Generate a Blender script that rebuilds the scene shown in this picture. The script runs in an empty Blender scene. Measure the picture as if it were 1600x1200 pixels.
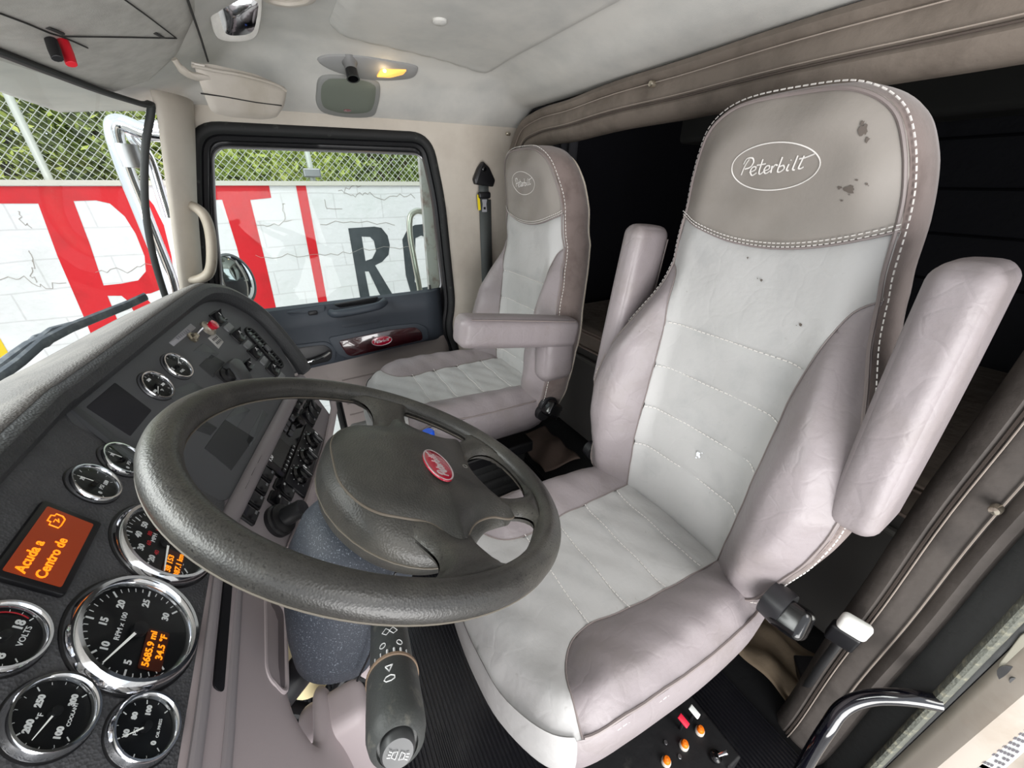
import bpy, bmesh, math, random
import numpy as np
from mathutils import Vector, Matrix
from mathutils.geometry import delaunay_2d_cdt
random.seed(7)
SC = bpy.context.scene
# ------------------------------------------------------------------ camera, sky, lights, exposure
CAM = np.array([0., 0., 1.3]); FOC = 600.; PIT = math.atan(310/600.); PSI = math.radians(28.73)
_s, _c, _sp, _cp = math.sin(PSI), math.cos(PSI), math.sin(PIT), math.cos(PIT)
CR = np.array([-_s, -_c, 0.]); CF = np.array([_cp*_c, -_cp*_s, -_sp]); CU = np.array([_sp*_c, -_sp*_s, _cp])
cd = bpy.data.cameras.new('camera'); cam = bpy.data.objects.new('camera', cd); SC.collection.objects.link(cam)
cd.sensor_width = 36; cd.lens = 36*FOC/1600.; cd.clip_start = .01; cd.clip_end = 500
cam.matrix_world = Matrix(((CR[0], CU[0], -CF[0], CAM[0]), (CR[1], CU[1], -CF[1], CAM[1]), (CR[2], CU[2], -CF[2], CAM[2]), (0, 0, 0, 1)))
SC.camera = cam
wd = bpy.data.worlds.new('overcast_sky'); SC.world = wd; wd.use_nodes = True
nt = wd.node_tree; bg = nt.nodes['Background']
tc = nt.nodes.new('ShaderNodeTexCoord'); nz = nt.nodes.new('ShaderNodeTexNoise'); nz.inputs['Scale'].default_value = 2.2; nz.inputs['Detail'].default_value = 5
rp = nt.nodes.new('ShaderNodeValToRGB'); rp.color_ramp.elements[0].position = .35; rp.color_ramp.elements[0].color = (.74, .82, .92, 1)
rp.color_ramp.elements[1].position = .62; rp.color_ramp.elements[1].color = (.96, .97, 1., 1)
nt.links.new(tc.outputs['Generated'], nz.inputs['Vector']); nt.links.new(nz.outputs['Fac'], rp.inputs['Fac']); nt.links.new(rp.outputs['Color'], bg.inputs['Color'])
bg.inputs['Strength'].default_value = 1.25
SC.view_settings.view_transform = 'Standard'; SC.view_settings.look = 'None'; SC.view_settings.exposure = 0.3; SC.view_settings.gamma = 1
try: SC.view_settings.use_curve_mapping = False
except Exception: pass
def area(name, loc, target, sx, sy, power, col=(1, 1, 1)):
    l = bpy.data.lights.new(name, 'AREA'); l.shape = 'RECTANGLE'; l.size = sx; l.size_y = sy; l.energy = power; l.color = col
    o = bpy.data.objects.new(name, l); SC.collection.objects.link(o); o.location = loc
    o.rotation_euler = (Vector(target)-Vector(loc)).to_track_quat('-Z', 'Y').to_euler(); return o
# added area fills standing in for daylight at the driver doorway and windscreen
area('driver_doorway_fill', (-2.3, .75, .3), (.9, -.3, 1.55), 2.6, 2.0, 135, (1, .985, .97))
area('windscreen_fill', (.9, 1.55, 1.95), (.8, -.4, .7), 2.2, .8, 58, (1, .985, .97))
sl = bpy.data.lights.new('hazy_sun', 'SUN'); sl.energy = 1.35; sl.angle = .5; sl.color = (1, .98, .94)
so = bpy.data.objects.new('hazy_sun', sl); SC.collection.objects.link(so); so.rotation_euler = Vector((.75, .1, -.8)).to_track_quat('-Z', 'Y').to_euler()
SC.cycles.max_bounces = 7; SC.cycles.diffuse_bounces = 4; SC.cycles.glossy_bounces = 4; SC.cycles.transparent_max_bounces = 12
SC.cycles.sample_clamp_indirect = 6; SC.cycles.caustics_reflective = False; SC.cycles.caustics_refractive = False
try: SC.cycles.use_denoising = True
except Exception: pass
# ------------------------------------------------------------------ measuring helpers
A = np.array
def nrm(a): a = np.array(a, float); return a/np.linalg.norm(a)
def ray(u, v): return (u-800)/FOC*CR-(v-600)/FOC*CU+CF
def at(u, v, ax, val):
    d = ray(u, v); i = 'xyz'.index(ax); return CAM+(val-CAM[i])/d[i]*d
class Fr:
    def __init__(s, O, X, Y):
        s.O = A(O, float); s.X = nrm(X); Y = A(Y, float); s.Y = nrm(Y-s.X*(s.X@Y)); s.N = np.cross(s.X, s.Y)
    def p(s, x, y, h=0): return s.O+x*s.X+y*s.Y+h*s.N
    def px(s, u, v, h=0):
        d = ray(u, v); t = ((s.O+h*s.N-CAM)@s.N)/(d@s.N); q = CAM+t*d-s.O; return float(q@s.X), float(q@s.Y)
    def at(s, x, y, h=0, rot=0):
        c, n = math.cos(rot), math.sin(rot); return Fr(s.p(x, y, h), s.X*c+s.Y*n, s.Y*c-s.X*n)
WORLD = Fr((0, 0, 0), (1, 0, 0), (0, 1, 0))
# ------------------------------------------------------------------ materials
def lin(c):
    c = c/255.; return c/12.92 if c <= .04045 else ((c+.055)/1.055)**2.4
def rgb(c): return (lin(c[0]), lin(c[1]), lin(c[2]), 1)
MC = {}
def mat(name, col, rough=.5, metal=0., bump=None, mottle=None, emit=0, coat=0., spec=.5, sheen=0., wear=None, vor=None, crease=None):
    if name in MC: return MC[name]
    m = bpy.data.materials.new(name); m.use_nodes = True; n = m.node_tree.nodes; L = m.node_tree.links; b = n['Principled BSDF']
    b.inputs['Base Color'].default_value = rgb(col); b.inputs['Roughness'].default_value = rough; b.inputs['Metallic'].default_value = metal
    b.inputs['Coat Weight'].default_value = coat; b.inputs['Specular IOR Level'].default_value = spec; b.inputs['Sheen Weight'].default_value = sheen
    if emit: b.inputs['Emission Color'].default_value = rgb(col); b.inputs['Emission Strength'].default_value = emit
    co = n.new('ShaderNodeTexCoord'); last = None
    def mixin(c2, sc, lo, hi, det=6, src=None):
        z = n.new('ShaderNodeTexNoise'); z.inputs['Scale'].default_value = sc; z.inputs['Detail'].default_value = det; z.inputs['Roughness'].default_value = .6
        L.new(co.outputs['Object'], z.inputs['Vector']); r = n.new('ShaderNodeMapRange'); r.inputs[1].default_value = lo; r.inputs[2].default_value = hi
        L.new(z.outputs['Fac'], r.inputs[0]); x = n.new('ShaderNodeMix'); x.data_type = 'RGBA'; L.new(r.outputs[0], x.inputs[0])
        if src is None: x.inputs[6].default_value = rgb(col)
        else: L.new(src, x.inputs[6])
        x.inputs[7].default_value = rgb(c2); return x.outputs[2]
    for w in (mottle, wear):
        if w: last = mixin(*w, src=last)
    if last is not None: L.new(last, b.inputs['Base Color'])
    prev = None
    if crease:
        wz = n.new('ShaderNodeTexNoise'); wz.inputs['Scale'].default_value = 9; wm_ = n.new('ShaderNodeVectorMath'); wm_.operation = 'MULTIPLY_ADD'; wm_.inputs[1].default_value = (.09, .09, .09); L.new(co.outputs['Object'], wz.inputs['Vector']); L.new(wz.outputs['Color'], wm_.inputs[0]); L.new(co.outputs['Object'], wm_.inputs[2])
        z = n.new('ShaderNodeTexVoronoi'); z.feature = 'DISTANCE_TO_EDGE'; z.inputs['Scale'].default_value = crease[0]; L.new(wm_.outputs[0], z.inputs['Vector']); r = n.new('ShaderNodeMapRange'); r.inputs[1].default_value = 0; r.inputs[2].default_value = .07; L.new(z.outputs['Distance'], r.inputs[0])
        bu = n.new('ShaderNodeBump'); bu.inputs['Strength'].default_value = crease[1]; bu.inputs['Distance'].default_value = .002; L.new(r.outputs[0], bu.inputs['Height']); prev = bu.outputs['Normal']
    for k, bb in enumerate(([bump] if bump and not isinstance(bump[0], tuple) else (bump or []))):
        if vor and k == 0:
            z = n.new('ShaderNodeTexVoronoi'); z.inputs['Scale'].default_value = bb[0]; z.feature = 'F1'; out = z.outputs['Distance']
        else:
            z = n.new('ShaderNodeTexNoise'); z.inputs['Scale'].default_value = bb[0]; z.inputs['Detail'].default_value = 3; out = z.outputs['Fac']
        L.new(co.outputs['Object'], z.inputs['Vector']); bu = n.new('ShaderNodeBump'); bu.inputs['Strength'].default_value = bb[1]; bu.inputs['Distance'].default_value = bb[2] if len(bb) > 2 else .001
        L.new(out, bu.inputs['Height'])
        if prev is not None: L.new(prev, bu.inputs['Normal'])
        prev = bu.outputs['Normal']
    if prev is not None: L.new(prev, b.inputs['Normal'])
    MC[name] = m; return m
def glass(name, tint=(235, 245, 240), ior=1.5, smudge=0.):
    if name in MC: return MC[name]
    m = bpy.data.materials.new(name); m.use_nodes = True; n = m.node_tree.nodes; L = m.node_tree.links; n.clear()
    o = n.new('ShaderNodeOutputMaterial'); t = n.new('ShaderNodeBsdfTransparent'); t.inputs[0].default_value = rgb(tint)
    g = n.new('ShaderNodeBsdfGlossy'); g.inputs['Roughness'].default_value = .02; w = n.new('ShaderNodeLayerWeight'); w.inputs[0].default_value = .5; pw = n.new('ShaderNodeMath'); pw.operation = 'POWER'; pw.inputs[1].default_value = 5.; L.new(w.outputs['Facing'], pw.inputs[0]); f = n.new('ShaderNodeMath'); f.operation = 'MULTIPLY_ADD'; f.inputs[1].default_value = .8; f.inputs[2].default_value = .012+smudge; L.new(pw.outputs[0], f.inputs[0])
    x = n.new('ShaderNodeMixShader'); L.new(f.outputs[0], x.inputs[0]); L.new(t.outputs[0], x.inputs[1]); L.new(g.outputs[0], x.inputs[2]); L.new(x.outputs[0], o.inputs[0])
    MC[name] = m; return m
# ------------------------------------------------------------------ objects
def link(o): SC.collection.objects.link(o); return o
def thing(name, label, cat, loc=(0, 0, 0), group=None, kind=None):
    o = link(bpy.data.objects.new(name, None)); o.empty_display_size = .05; o.location = loc; o['label'] = label; o['category'] = cat
    if group: o['group'] = group
    if kind: o['kind'] = kind
    return o
def adopt(o, parent):
    if parent is not None:
        o.parent = parent
        o.matrix_parent_inverse = Matrix.Translation(parent.location).inverted() if parent.type == 'EMPTY' else Matrix.Identity(4)
def tag(o, label, cat, group=None, kind=None):
    o['label'] = label; o['category'] = cat
    if group: o['group'] = group
    if kind: o['kind'] = kind
    return o
class G:
    def __init__(s): s.v = []; s.f = []; s.m = []; s.n = 0; s.mi = 0
    def add(s, vs, fs):
        k = s.n; s.v.extend([tuple(map(float, v)) for v in vs]); s.n += len(vs); s.f.extend([tuple(i+k for i in f) for f in fs]); s.m.extend([s.mi]*len(fs)); return s
    def box(s, fr, c, d):
        x, y, z = d[0]/2, d[1]/2, d[2]/2
        vs = [fr.p(c[0]+a*x, c[1]+b*y, c[2]+e*z) for e in (-1, 1) for a, b in ((-1, -1), (1, -1), (1, 1), (-1, 1))]
        return s.add(vs, [(3, 2, 1, 0), (4, 5, 6, 7), (0, 1, 5, 4), (1, 2, 6, 5), (2, 3, 7, 6), (3, 0, 4, 7)])
    def prism(s, fr, poly, z0, z1, bev=0.):
        """solid from a counter-clockwise outline, its top edge chamfered"""
        P = A(poly, float); n = len(P)
        if area2(P) < 0: P = P[::-1]
        rings = [(P, z0)]
        if bev:
            rings += [(P, z1-bev), (inset(P, bev*.3), z1-bev*.35), (inset(P, bev), z1)]
        else: rings += [(P, z1)]
        vs = [fr.p(x, y, z) for R_, z in rings for x, y in R_]; fs = []
        for k in range(len(rings)-1):
            for i in range(n): j = (i+1) % n; fs.append((k*n+i, k*n+j, (k+1)*n+j, (k+1)*n+i))
        fs.append(tuple(range(n))[::-1]); fs.append(tuple((len(rings)-1)*n+i for i in range(n)))
        return s.add(vs, fs)
    def tube(s, pts, r, seg=10, closed=False, rb=None, up=None, caps=True):
        P = A(pts, float); n = len(P); rr = np.full(n, r, float) if np.isscalar(r) else A(r, float); rb2 = rr if rb is None else (np.full(n, rb, float) if np.isscalar(rb) else A(rb, float))
        T = np.zeros_like(P)
        for i in range(n):
            a, b = (P[(i-1) % n], P[(i+1) % n]) if closed else (P[max(i-1, 0)], P[min(i+1, n-1)]); T[i] = nrm(b-a+1e-12)
        if up is None:
            u = np.cross(T[0], (0, 0, 1)); u = np.cross(T[0], (0, 1, 0)) if np.linalg.norm(u) < .1 else u; U_ = nrm(u)
        vs = []
        for i in range(n):
            if up is not None: B = nrm(A(up, float)-T[i]*(T[i]@A(up, float))); X = np.cross(B, T[i])
            else: U_ = nrm(U_-T[i]*(T[i]@U_)); X = U_; B = np.cross(T[i], X)
            for k in range(seg):
                a = 2*math.pi*k/seg; vs.append(P[i]+X*math.cos(a)*rr[i]+B*math.sin(a)*rb2[i])
        fs = []
        for i in range(n if closed else n-1):
            j = (i+1) % n
            for k in range(seg): l = (k+1) % seg; fs.append((i*seg+k, i*seg+l, j*seg+l, j*seg+k))
        if not closed and caps: fs.append(tuple(range(seg))[::-1]); fs.append(tuple((n-1)*seg+k for k in range(seg)))
        return s.add(vs, fs)
    def lathe(s, fr, prof, seg=40, cap0=True, cap1=True, sx=1., sy=1.):
        vs = [fr.p(r*sx*math.cos(2*math.pi*k/seg), r*sy*math.sin(2*math.pi*k/seg), h) for r, h in prof for k in range(seg)]; fs = []
        for i in range(len(prof)-1):
            for k in range(seg): l = (k+1) % seg; fs.append((i*seg+k, i*seg+l, (i+1)*seg+l, (i+1)*seg+k))
        if cap0: fs.append(tuple(range(seg))[::-1])
        if cap1: fs.append(tuple((len(prof)-1)*seg+k for k in range(seg)))
        return s.add(vs, fs)
    def loft(s, rings, closed=True, cap0=False, cap1=False):
        n = len(rings[0]); vs = [p for r in rings for p in r]; fs = []
        for i in range(len(rings)-1):
            for k in range(n if closed else n-1): l = (k+1) % n; fs.append((i*n+k, i*n+l, (i+1)*n+l, (i+1)*n+k))
        if cap0: fs.append(tuple(range(n))[::-1])
        if cap1: fs.append(tuple((len(rings)-1)*n+k for k in range(n)))
        return s.add(vs, fs)
    def sheet(s, fn, nu, nv): return s.loft([[fn(i/(nu-1), j/(nv-1)) for j in range(nv)] for i in range(nu)], closed=False)
    def patch(s, poly, lift, step=.01, holes=()):
        """triangulated region with inner points; lift(P Nx2, d distance to outline) -> Nx3"""
        P = densify(A(poly, float), step); loops = [P]+[densify(A(h, float), step) for h in holes]
        x0, y0 = P.min(0); x1, y1 = P.max(0)
        gx, gy = np.meshgrid(np.arange(x0+step/2, x1, step), np.arange(y0+step/2, y1, step)); q = np.stack([gx.ravel(), gy.ravel()], 1)
        ok = inside(q, P)
        for h in loops[1:]: ok &= ~inside(q, h)
        q = q[ok]; d = np.min([pdist(q, l) for l in loops], axis=0) if len(q) else np.zeros(0); q = q[d > step*.5]
        allp = np.concatenate(loops+[q]); edges = []; k = 0
        for l in loops: edges += [(k+i, k+(i+1) % len(l)) for i in range(len(l))]; k += len(l)
        vo, eo, fo, *_ = delaunay_2d_cdt([Vector(p) for p in allp], edges, [], 0, 1e-6)
        V = A([tuple(v) for v in vo]); F_ = [tuple(f) for f in fo]
        c = A([V[list(f)].mean(0) for f in F_]); ok = inside(c, P)
        for h in loops[1:]: ok &= ~inside(c, h)
        d = np.min([pdist(V, l) for l in loops], axis=0)
        F_ = [f for f, o in zip(F_, ok) if o]
        return s.add(lift(V, d), F_)
    def obj(s, name, m, parent=None, sharp=38, label=None, smooth=True, bevel=0, solid=0, structure=False, subsurf=0):
        me = bpy.data.meshes.new(name); me.from_pydata(s.v, [], s.f); me.update()
        for mm in (m if isinstance(m, (list, tuple)) else [m]): me.materials.append(mm)
        if isinstance(m, (list, tuple)): me.polygons.foreach_set('material_index', s.m)
        bm = bmesh.new(); bm.from_mesh(me); bmesh.ops.recalc_face_normals(bm, faces=bm.faces) if not solid else None; bm.to_mesh(me); bm.free()
        if smooth: me.polygons.foreach_set('use_smooth', [True]*len(me.polygons)); me.set_sharp_from_angle(angle=math.radians(sharp))
        o = link(bpy.data.objects.new(name, me)); adopt(o, parent)
        if solid: md = o.modifiers.new('thick', 'SOLIDIFY'); md.thickness = solid; md.offset = 0
        if bevel: md = o.modifiers.new('edge', 'BEVEL'); md.width = bevel; md.segments = 3; md.limit_method = 'ANGLE'; md.harden_normals = True
        if subsurf: md = o.modifiers.new('soft', 'SUBSURF'); md.levels = subsurf; md.render_levels = subsurf
        if label: o['label'] = label
        if structure: o['kind'] = 'structure'
        return o
def area2(P): x, y = P[:, 0], P[:, 1]; return float((x*np.roll(y, -1)-np.roll(x, -1)*y).sum())
def inset(P, d):
    n = len(P); a = np.roll(P, 1, 0); b = np.roll(P, -1, 0); t1 = P-a; t2 = b-P
    t1 = t1/(np.linalg.norm(t1, axis=1)[:, None]+1e-12); t2 = t2/(np.linalg.norm(t2, axis=1)[:, None]+1e-12)
    N1 = np.stack([-t1[:, 1], t1[:, 0]], 1); N2 = np.stack([-t2[:, 1], t2[:, 0]], 1); m = N1+N2; m /= (np.linalg.norm(m, axis=1)[:, None]+1e-9)
    k = 1/np.clip((m*N1).sum(1), .5, 1); return P+m*d*k[:, None]
def densify(P, step):
    out = []
    for i in range(len(P)):
        a, b = P[i], P[(i+1) % len(P)]; L_ = np.linalg.norm(b-a)
        if L_ < 1e-7: continue
        n = max(1, int(math.ceil(L_/step)))
        for k in range(n): out.append(a+(b-a)*k/n)
    return A(out)
def inside(q, P):
    r = np.zeros(len(q), bool); x, y = q[:, 0], q[:, 1]
    for i in range(len(P)):
        a, b = P[i], P[i-1]; c = (a[1] > y) != (b[1] > y)
        if c.any(): r ^= c & (x < (b[0]-a[0])*(y-a[1])/((b[1]-a[1]) or 1e-12)+a[0])
    return r
def pdist(q, P, closed=True):
    P = A(P, float); A_ = P if closed else P[:-1]; D = (np.roll(P, -1, 0)-P) if closed else P[1:]-P[:-1]; best = np.full(len(q), 1e9)
    for a, d in zip(A_, D):
        t = np.clip(((q-a)@d)/(d@d+1e-12), 0, 1); best = np.minimum(best, ((q-a-t[:, None]*d)**2).sum(1))
    return np.sqrt(best)
def spline(pts, n=8, closed=True):
    P = A(pts, float); N_ = len(P); out = []
    for i in range(N_ if closed else N_-1):
        g = (lambda k: P[k % N_]) if closed else (lambda k: P[min(max(k, 0), N_-1)])
        a, b, c, d = g(i-1), g(i), g(i+1), g(i+2)
        for k in range(n):
            t = k/n; out.append(.5*((2*b)+(-a+c)*t+(2*a-5*b+4*c-d)*t*t+(-a+3*b-3*c+d)*t**3))
    if not closed: out.append(P[-1])
    return A(out)
def rrect(w, h, r, cx=0, cy=0, seg=5):
    out = []
    for sx, sy, a0 in ((1, -1, -90), (1, 1, 0), (-1, 1, 90), (-1, -1, 180)):
        for k in range(seg+1):
            a = math.radians(a0+90*k/seg); out.append((cx+sx*(w/2-r)+r*math.cos(a), cy+sy*(h/2-r)+r*math.sin(a)))
    return out
def roundpoly(pts, r, seg=5):
    P = A(pts, float); out = []
    for i in range(len(P)):
        a, b, c = P[i-1], P[i], P[(i+1) % len(P)]; u = nrm(a-b); w = nrm(c-b); k = min(r, np.linalg.norm(a-b)*.45, np.linalg.norm(c-b)*.45); p, q = b+u*k, b+w*k
        for j in range(seg+1): t = j/seg; out.append((1-t)**2*p+2*t*(1-t)*b+t*t*q)
    return A(out)
def circ(r, n=32, cx=0, cy=0, ry=None, rot=0):
    ry = r if ry is None else ry; o = []
    for k in range(n):
        a = 2*math.pi*k/n; x, y = r*math.cos(a), ry*math.sin(a); o.append((cx+x*math.cos(rot)-y*math.sin(rot), cy+x*math.sin(rot)+y*math.cos(rot)))
    return o
def text(body, fr, x, y, size, m, parent=None, name='lettering', rot=0, h=.0006, ax='CENTER', bold=.0, shear=0, sx=1, thick=.0002, label=None):
    c = bpy.data.curves.new('t', 'FONT'); c.body = body; c.size = size; c.align_x = ax; c.align_y = 'CENTER'; c.extrude = thick; c.offset = bold; c.shear = shear; c.resolution_u = 3
    o = link(bpy.data.objects.new('t', c)); dg = bpy.context.evaluated_depsgraph_get(); dg.update(); me = bpy.data.meshes.new_from_object(o.evaluated_get(dg))
    f2 = fr.at(x, y, h, rot); g = G(); g.add([f2.p(v.co.x*sx, v.co.y, v.co.z) for v in me.vertices], [tuple(p.vertices) for p in me.polygons])
    bpy.data.objects.remove(o); bpy.data.curves.remove(c); bpy.data.meshes.remove(me)
    return g.obj(name, m, parent, smooth=False, label=label)
def smooth01(t): t = np.clip(t, 0, 1); return t*t*(3-2*t)
def interp(x, xs, ys): return np.interp(x, xs, ys)
# handwritten maker's name, strokes in a 2-unit wide oval
SCRIPT = [[(-.76, -.22), (-.72, 0), (-.66, .2), (-.58, .38)], [(-.72, .2), (-.64, .4), (-.5, .42), (-.47, .26), (-.55, .08), (-.68, .02)],
 [(-.55, -.12), (-.42, -.04), (-.4, .08), (-.48, .08), (-.53, -.08), (-.47, -.24), (-.36, -.14)], [(-.24, .36), (-.3, -.06), (-.27, -.2), (-.18, -.1)], [(-.38, .14), (-.16, .18)],
 [(-.18, -.08), (-.07, -.02), (-.06, .1), (-.13, .1), (-.18, -.04), (-.13, -.18), (-.02, -.08)], [(0, .1), (0, -.16)], [(0, -.02), (.07, .13), (.13, .1)],
 [(.22, .4), (.15, -.06), (.2, -.14), (.29, -.02), (.26, .1), (.18, .06)], [(.38, .14), (.35, -.06), (.4, -.1)], [(.41, .26), (.42, .29)], [(.55, .42), (.48, -.02), (.53, -.08)],
 [(.68, .4), (.6, .02), (.64, -.04), (.7, .02)], [(.585, .30), (.70, .33), (.88, .44)]]
def badge(fr, w, hh, m_line, parent, lift=None, oval=True, th=.012, name='maker_badge', m_plate=None, label=None, rot=0., sc=1.):
    g = G(); c, s_ = math.cos(rot), math.sin(rot)
    def P(x, y):
        X, Y = x*w*c-y*hh*s_, x*w*s_+y*hh*c
        return lift(X, Y) if lift else fr.p(X, Y, .0008)
    N = fr.N
    if oval: g.tube([P(math.cos(a), math.sin(a)) for a in np.linspace(0, 2*math.pi, 61)[:-1]], th*w, 5, True, rb=th*w*.35, up=N)
    for st in SCRIPT:
        q = spline([(x*.98*sc, y*1.15*sc-.06) for x, y in st], 5, False); g.tube([P(x, y) for x, y in q], th*w*1.25, 5, rb=th*w*.4, up=N)
    if m_plate is not None:
        b = G().prism(fr, circ(w*1.03, 40, ry=hh*1.06), -.002, .0006, .0008).obj(name, m_plate, parent, label=label); g.obj('script_lettering', m_line, b); return b
    return g.obj(name, m_line, parent, label=label)
def copy_tree(o, parent=None, root=True):
    c = o.copy(); SC.collection.objects.link(c)
    if parent is not None:
        mi = o.matrix_parent_inverse.copy(); c.parent = parent; c.matrix_parent_inverse = mi
    for ch in list(o.children): copy_tree(ch, c, False)
    return c
# ------------------------------------------------------------------ shared materials
leatherL = mat('pale_leather', (180, 179, 178), .52, bump=[(16, .35, .008), (90, .2, .002), (420, .2, .0006)], mottle=((164, 164, 164), 9, .52, .8), wear=((150, 146, 142), 60, .68, .8), spec=.35, crease=(15, .09))
leatherM = mat('mauve_leather', (140, 132, 134), .42, bump=[(18, .4, .008), (90, .25, .002), (420, .25, .0006)], mottle=((130, 122, 121), 8, .5, .8), wear=((118, 108, 104), 45, .68, .82), spec=.4, crease=(19, .12))
leatherH = mat('taupe_leather', (142, 136, 130), .5, bump=[(90, .15, .002), (420, .2, .0006)], mottle=((130, 124, 117), 8, .5, .8), spec=.35)
suede = mat('worn_boxing_suede', (126, 113, 109), .8, bump=[(300, .3, .001)], mottle=((100, 87, 83), 14, .45, .72), spec=.2, sheen=.3)
thread = mat('white_thread', (228, 224, 220), .7)
pipingm = mat('taupe_piping', (132, 122, 120), .5)
dashm = mat('charcoal_dash_skin', (94, 95, 98), .55, bump=[(380, .7, .0012)], mottle=((80, 81, 84), 20, .4, .7), vor=True, spec=.4)
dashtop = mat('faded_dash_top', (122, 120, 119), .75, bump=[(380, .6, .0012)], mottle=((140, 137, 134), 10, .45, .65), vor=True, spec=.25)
panelm = mat('grey_switch_panel', (92, 94, 97), .5, bump=[(500, .25, .0006)], spec=.35)
mauvep = mat('mauve_grey_plastic', (174, 163, 165), .5, bump=[(500, .2, .0005)], spec=.4)
mauveb = mat('grey_trim_bar', (142, 136, 139), .42, bump=[(500, .1, .0005)], spec=.4)
blackp = mat('black_plastic', (22, 22, 25), .42, bump=[(400, .1, .0004)], spec=.5)
blackg = mat('gloss_black', (12, 12, 14), .18, spec=.6)
blackr = mat('black_rubber', (26, 27, 28), .7, bump=[(300, .3, .0008)], mottle=((70, 72, 68), 30, .6, .75))
chrome = mat('chrome', (232, 233, 236), .08, 1., bump=[(12, .06, .002)])
steel = mat('brushed_steel', (150, 150, 152), .35, 1.)
white = mat('white_marking', (225, 226, 226), .5, emit=.12)
beige = mat('beige_pillar_plastic', (200, 192, 181), .6, bump=[(500, .25, .0006)], mottle=((186, 177, 166), 6, .4, .7), spec=.3)
headl = mat('grey_headliner', (214, 212, 207), .75, bump=[(600, .35, .0008)], mottle=((194, 194, 191), 5, .4, .7), spec=.2)
headf = mat('overhead_console_plastic', (194, 192, 187), .7, bump=[(500, .4, .0008)], mottle=((174, 172, 167), 25, .4, .7), spec=.2)
darkblue = mat('dark_slate_vinyl', (58, 64, 72), .5, bump=[(450, .3, .0006)], mottle=((64, 68, 76), 7, .45, .7), spec=.35)
dark = mat('sleeper_black_cloth', (22, 22, 27), .9, bump=[(200, .4, .002)], spec=.15)
trimlea = mat('sleeper_trim_leather', (128, 118, 109), .55, bump=[(60, .35, .003), (420, .25, .0006)], mottle=((104, 95, 87), 9, .45, .7), spec=.3)
# ------------------------------------------------------------------ outside: yard, painted wall, fence, trees
GZ = -1.5; WX = 4.2
asphalt = mat('yard_concrete', (188, 186, 182), .9, bump=[(30, .4, .01)], mottle=((160, 158, 152), 3, .4, .65))
G().add([(-9, -14, GZ), (22, -14, GZ), (22, 16, GZ), (-9, 16, GZ)], [(0, 1, 2, 3)]).obj('ground', asphalt, structure=True)
m = mat('whitewashed_block', (222, 220, 222), .85, bump=[(25, .5, .01), (4, .4, .03)], mottle=((206, 208, 206), 2.2, .5, .75), wear=((120, 116, 112), 14, .7, .76)); n = m.node_tree.nodes; L = m.node_tree.links
br = n.new('ShaderNodeTexBrick'); br.inputs['Color1'].default_value = (1, 1, 1, 1); br.inputs['Color2'].default_value = (.95, .95, .95, 1); br.inputs['Mortar'].default_value = (.62, .61, .6, 1)
br.inputs['Scale'].default_value = 1; br.inputs['Mortar Size'].default_value = .006; br.inputs['Brick Width'].default_value = .42; br.inputs['Row Height'].default_value = .21; br.inputs['Mortar Smooth'].default_value = .3
co = n.new('ShaderNodeTexCoord'); mp = n.new('ShaderNodeSeparateXYZ'); cb = n.new('ShaderNodeCombineXYZ'); wn = n.new('ShaderNodeTexNoise'); wn.inputs['Scale'].default_value = 1.6
L.new(co.outputs['Object'], mp.inputs[0]); L.new(mp.outputs['Y'], cb.inputs['X']); L.new(mp.outputs['Z'], cb.inputs['Y'])
ad = n.new('ShaderNodeVectorMath'); ad.operation = 'MULTIPLY_ADD'; ad.inputs[1].default_value = (.05, .05, 0); L.new(wn.outputs['Color'], ad.inputs[0]); L.new(cb.outputs[0], ad.inputs[2]); L.new(co.outputs['Object'], wn.inputs['Vector']); L.new(ad.outputs[0], br.inputs['Vector'])
bs = n['Principled BSDF']; src = bs.inputs['Base Color'].links[0].from_socket; mx = n.new('ShaderNodeMix'); mx.data_type = 'RGBA'; mx.blend_type = 'MULTIPLY'; mx.inputs[0].default_value = .42
L.new(src, mx.inputs[6]); L.new(br.outputs['Color'], mx.inputs[7]); L.new(mx.outputs[2], bs.inputs['Base Color'])
wallm = m
yw = thing('yard_wall', 'white painted concrete block yard wall beside the truck, lettered in red and black', 'wall', (WX, 0, GZ), kind='structure')
G().box(WORLD, (WX+.1, .5, (GZ+1.3)/2), (.2, 19, 1.3-GZ)).obj('block_wall', wallm, yw, smooth=False)
WF = Fr((WX, 0, 0), (0, -1, 0), (0, 0, 1))      # faces the truck
redp = mat('red_wall_paint', (200, 8, 26), .7, bump=[(25, .4, .008)], mottle=((184, 8, 22), 6, .5, .7), wear=((206, 60, 66), 18, .7, .75))
blkp = mat('dark_grey_wall_paint', (52, 58, 62), .6, bump=[(25, .4, .008)], mottle=((66, 72, 76), 6, .5, .7))
def wall_paint(polys, m, label, ext=(), holes=()):
    g = G()
    for k, P in enumerate(polys):
        q = [WF.px(u, v) if not isinstance(u, str) else v for u, v in P]; hh = [[WF.px(u, v) for u, v in H] for H in (holes if k == 0 else ())]
        g.patch(q, lambda V, d: [WF.p(a, b, .003) for a, b in V], .12, hh)
    return g.obj('painted_letter', m, yw, label=label, solid=0, smooth=False)
wall_paint([[(-60, 291), (205, 291), (225, 302), (240, 320), (256, 352), (268, 400), (272, 430), (262, 448), (236, 458), (222, 460), (252, 489), (275, 510), (268, 540), (240, 540), (225, 515), (200, 470), (190, 462), (168, 462), (196, 530), (152, 545), (132, 497), (90, 400), (60, 318), (20, 318), (-50, 318)]], redp, 'red capital R with a slab serif',
 holes=[[(115, 314), (150, 313), (172, 318), (195, 338), (212, 365), (226, 400), (228, 424), (216, 438), (190, 443), (162, 446), (140, 380)]])
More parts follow.
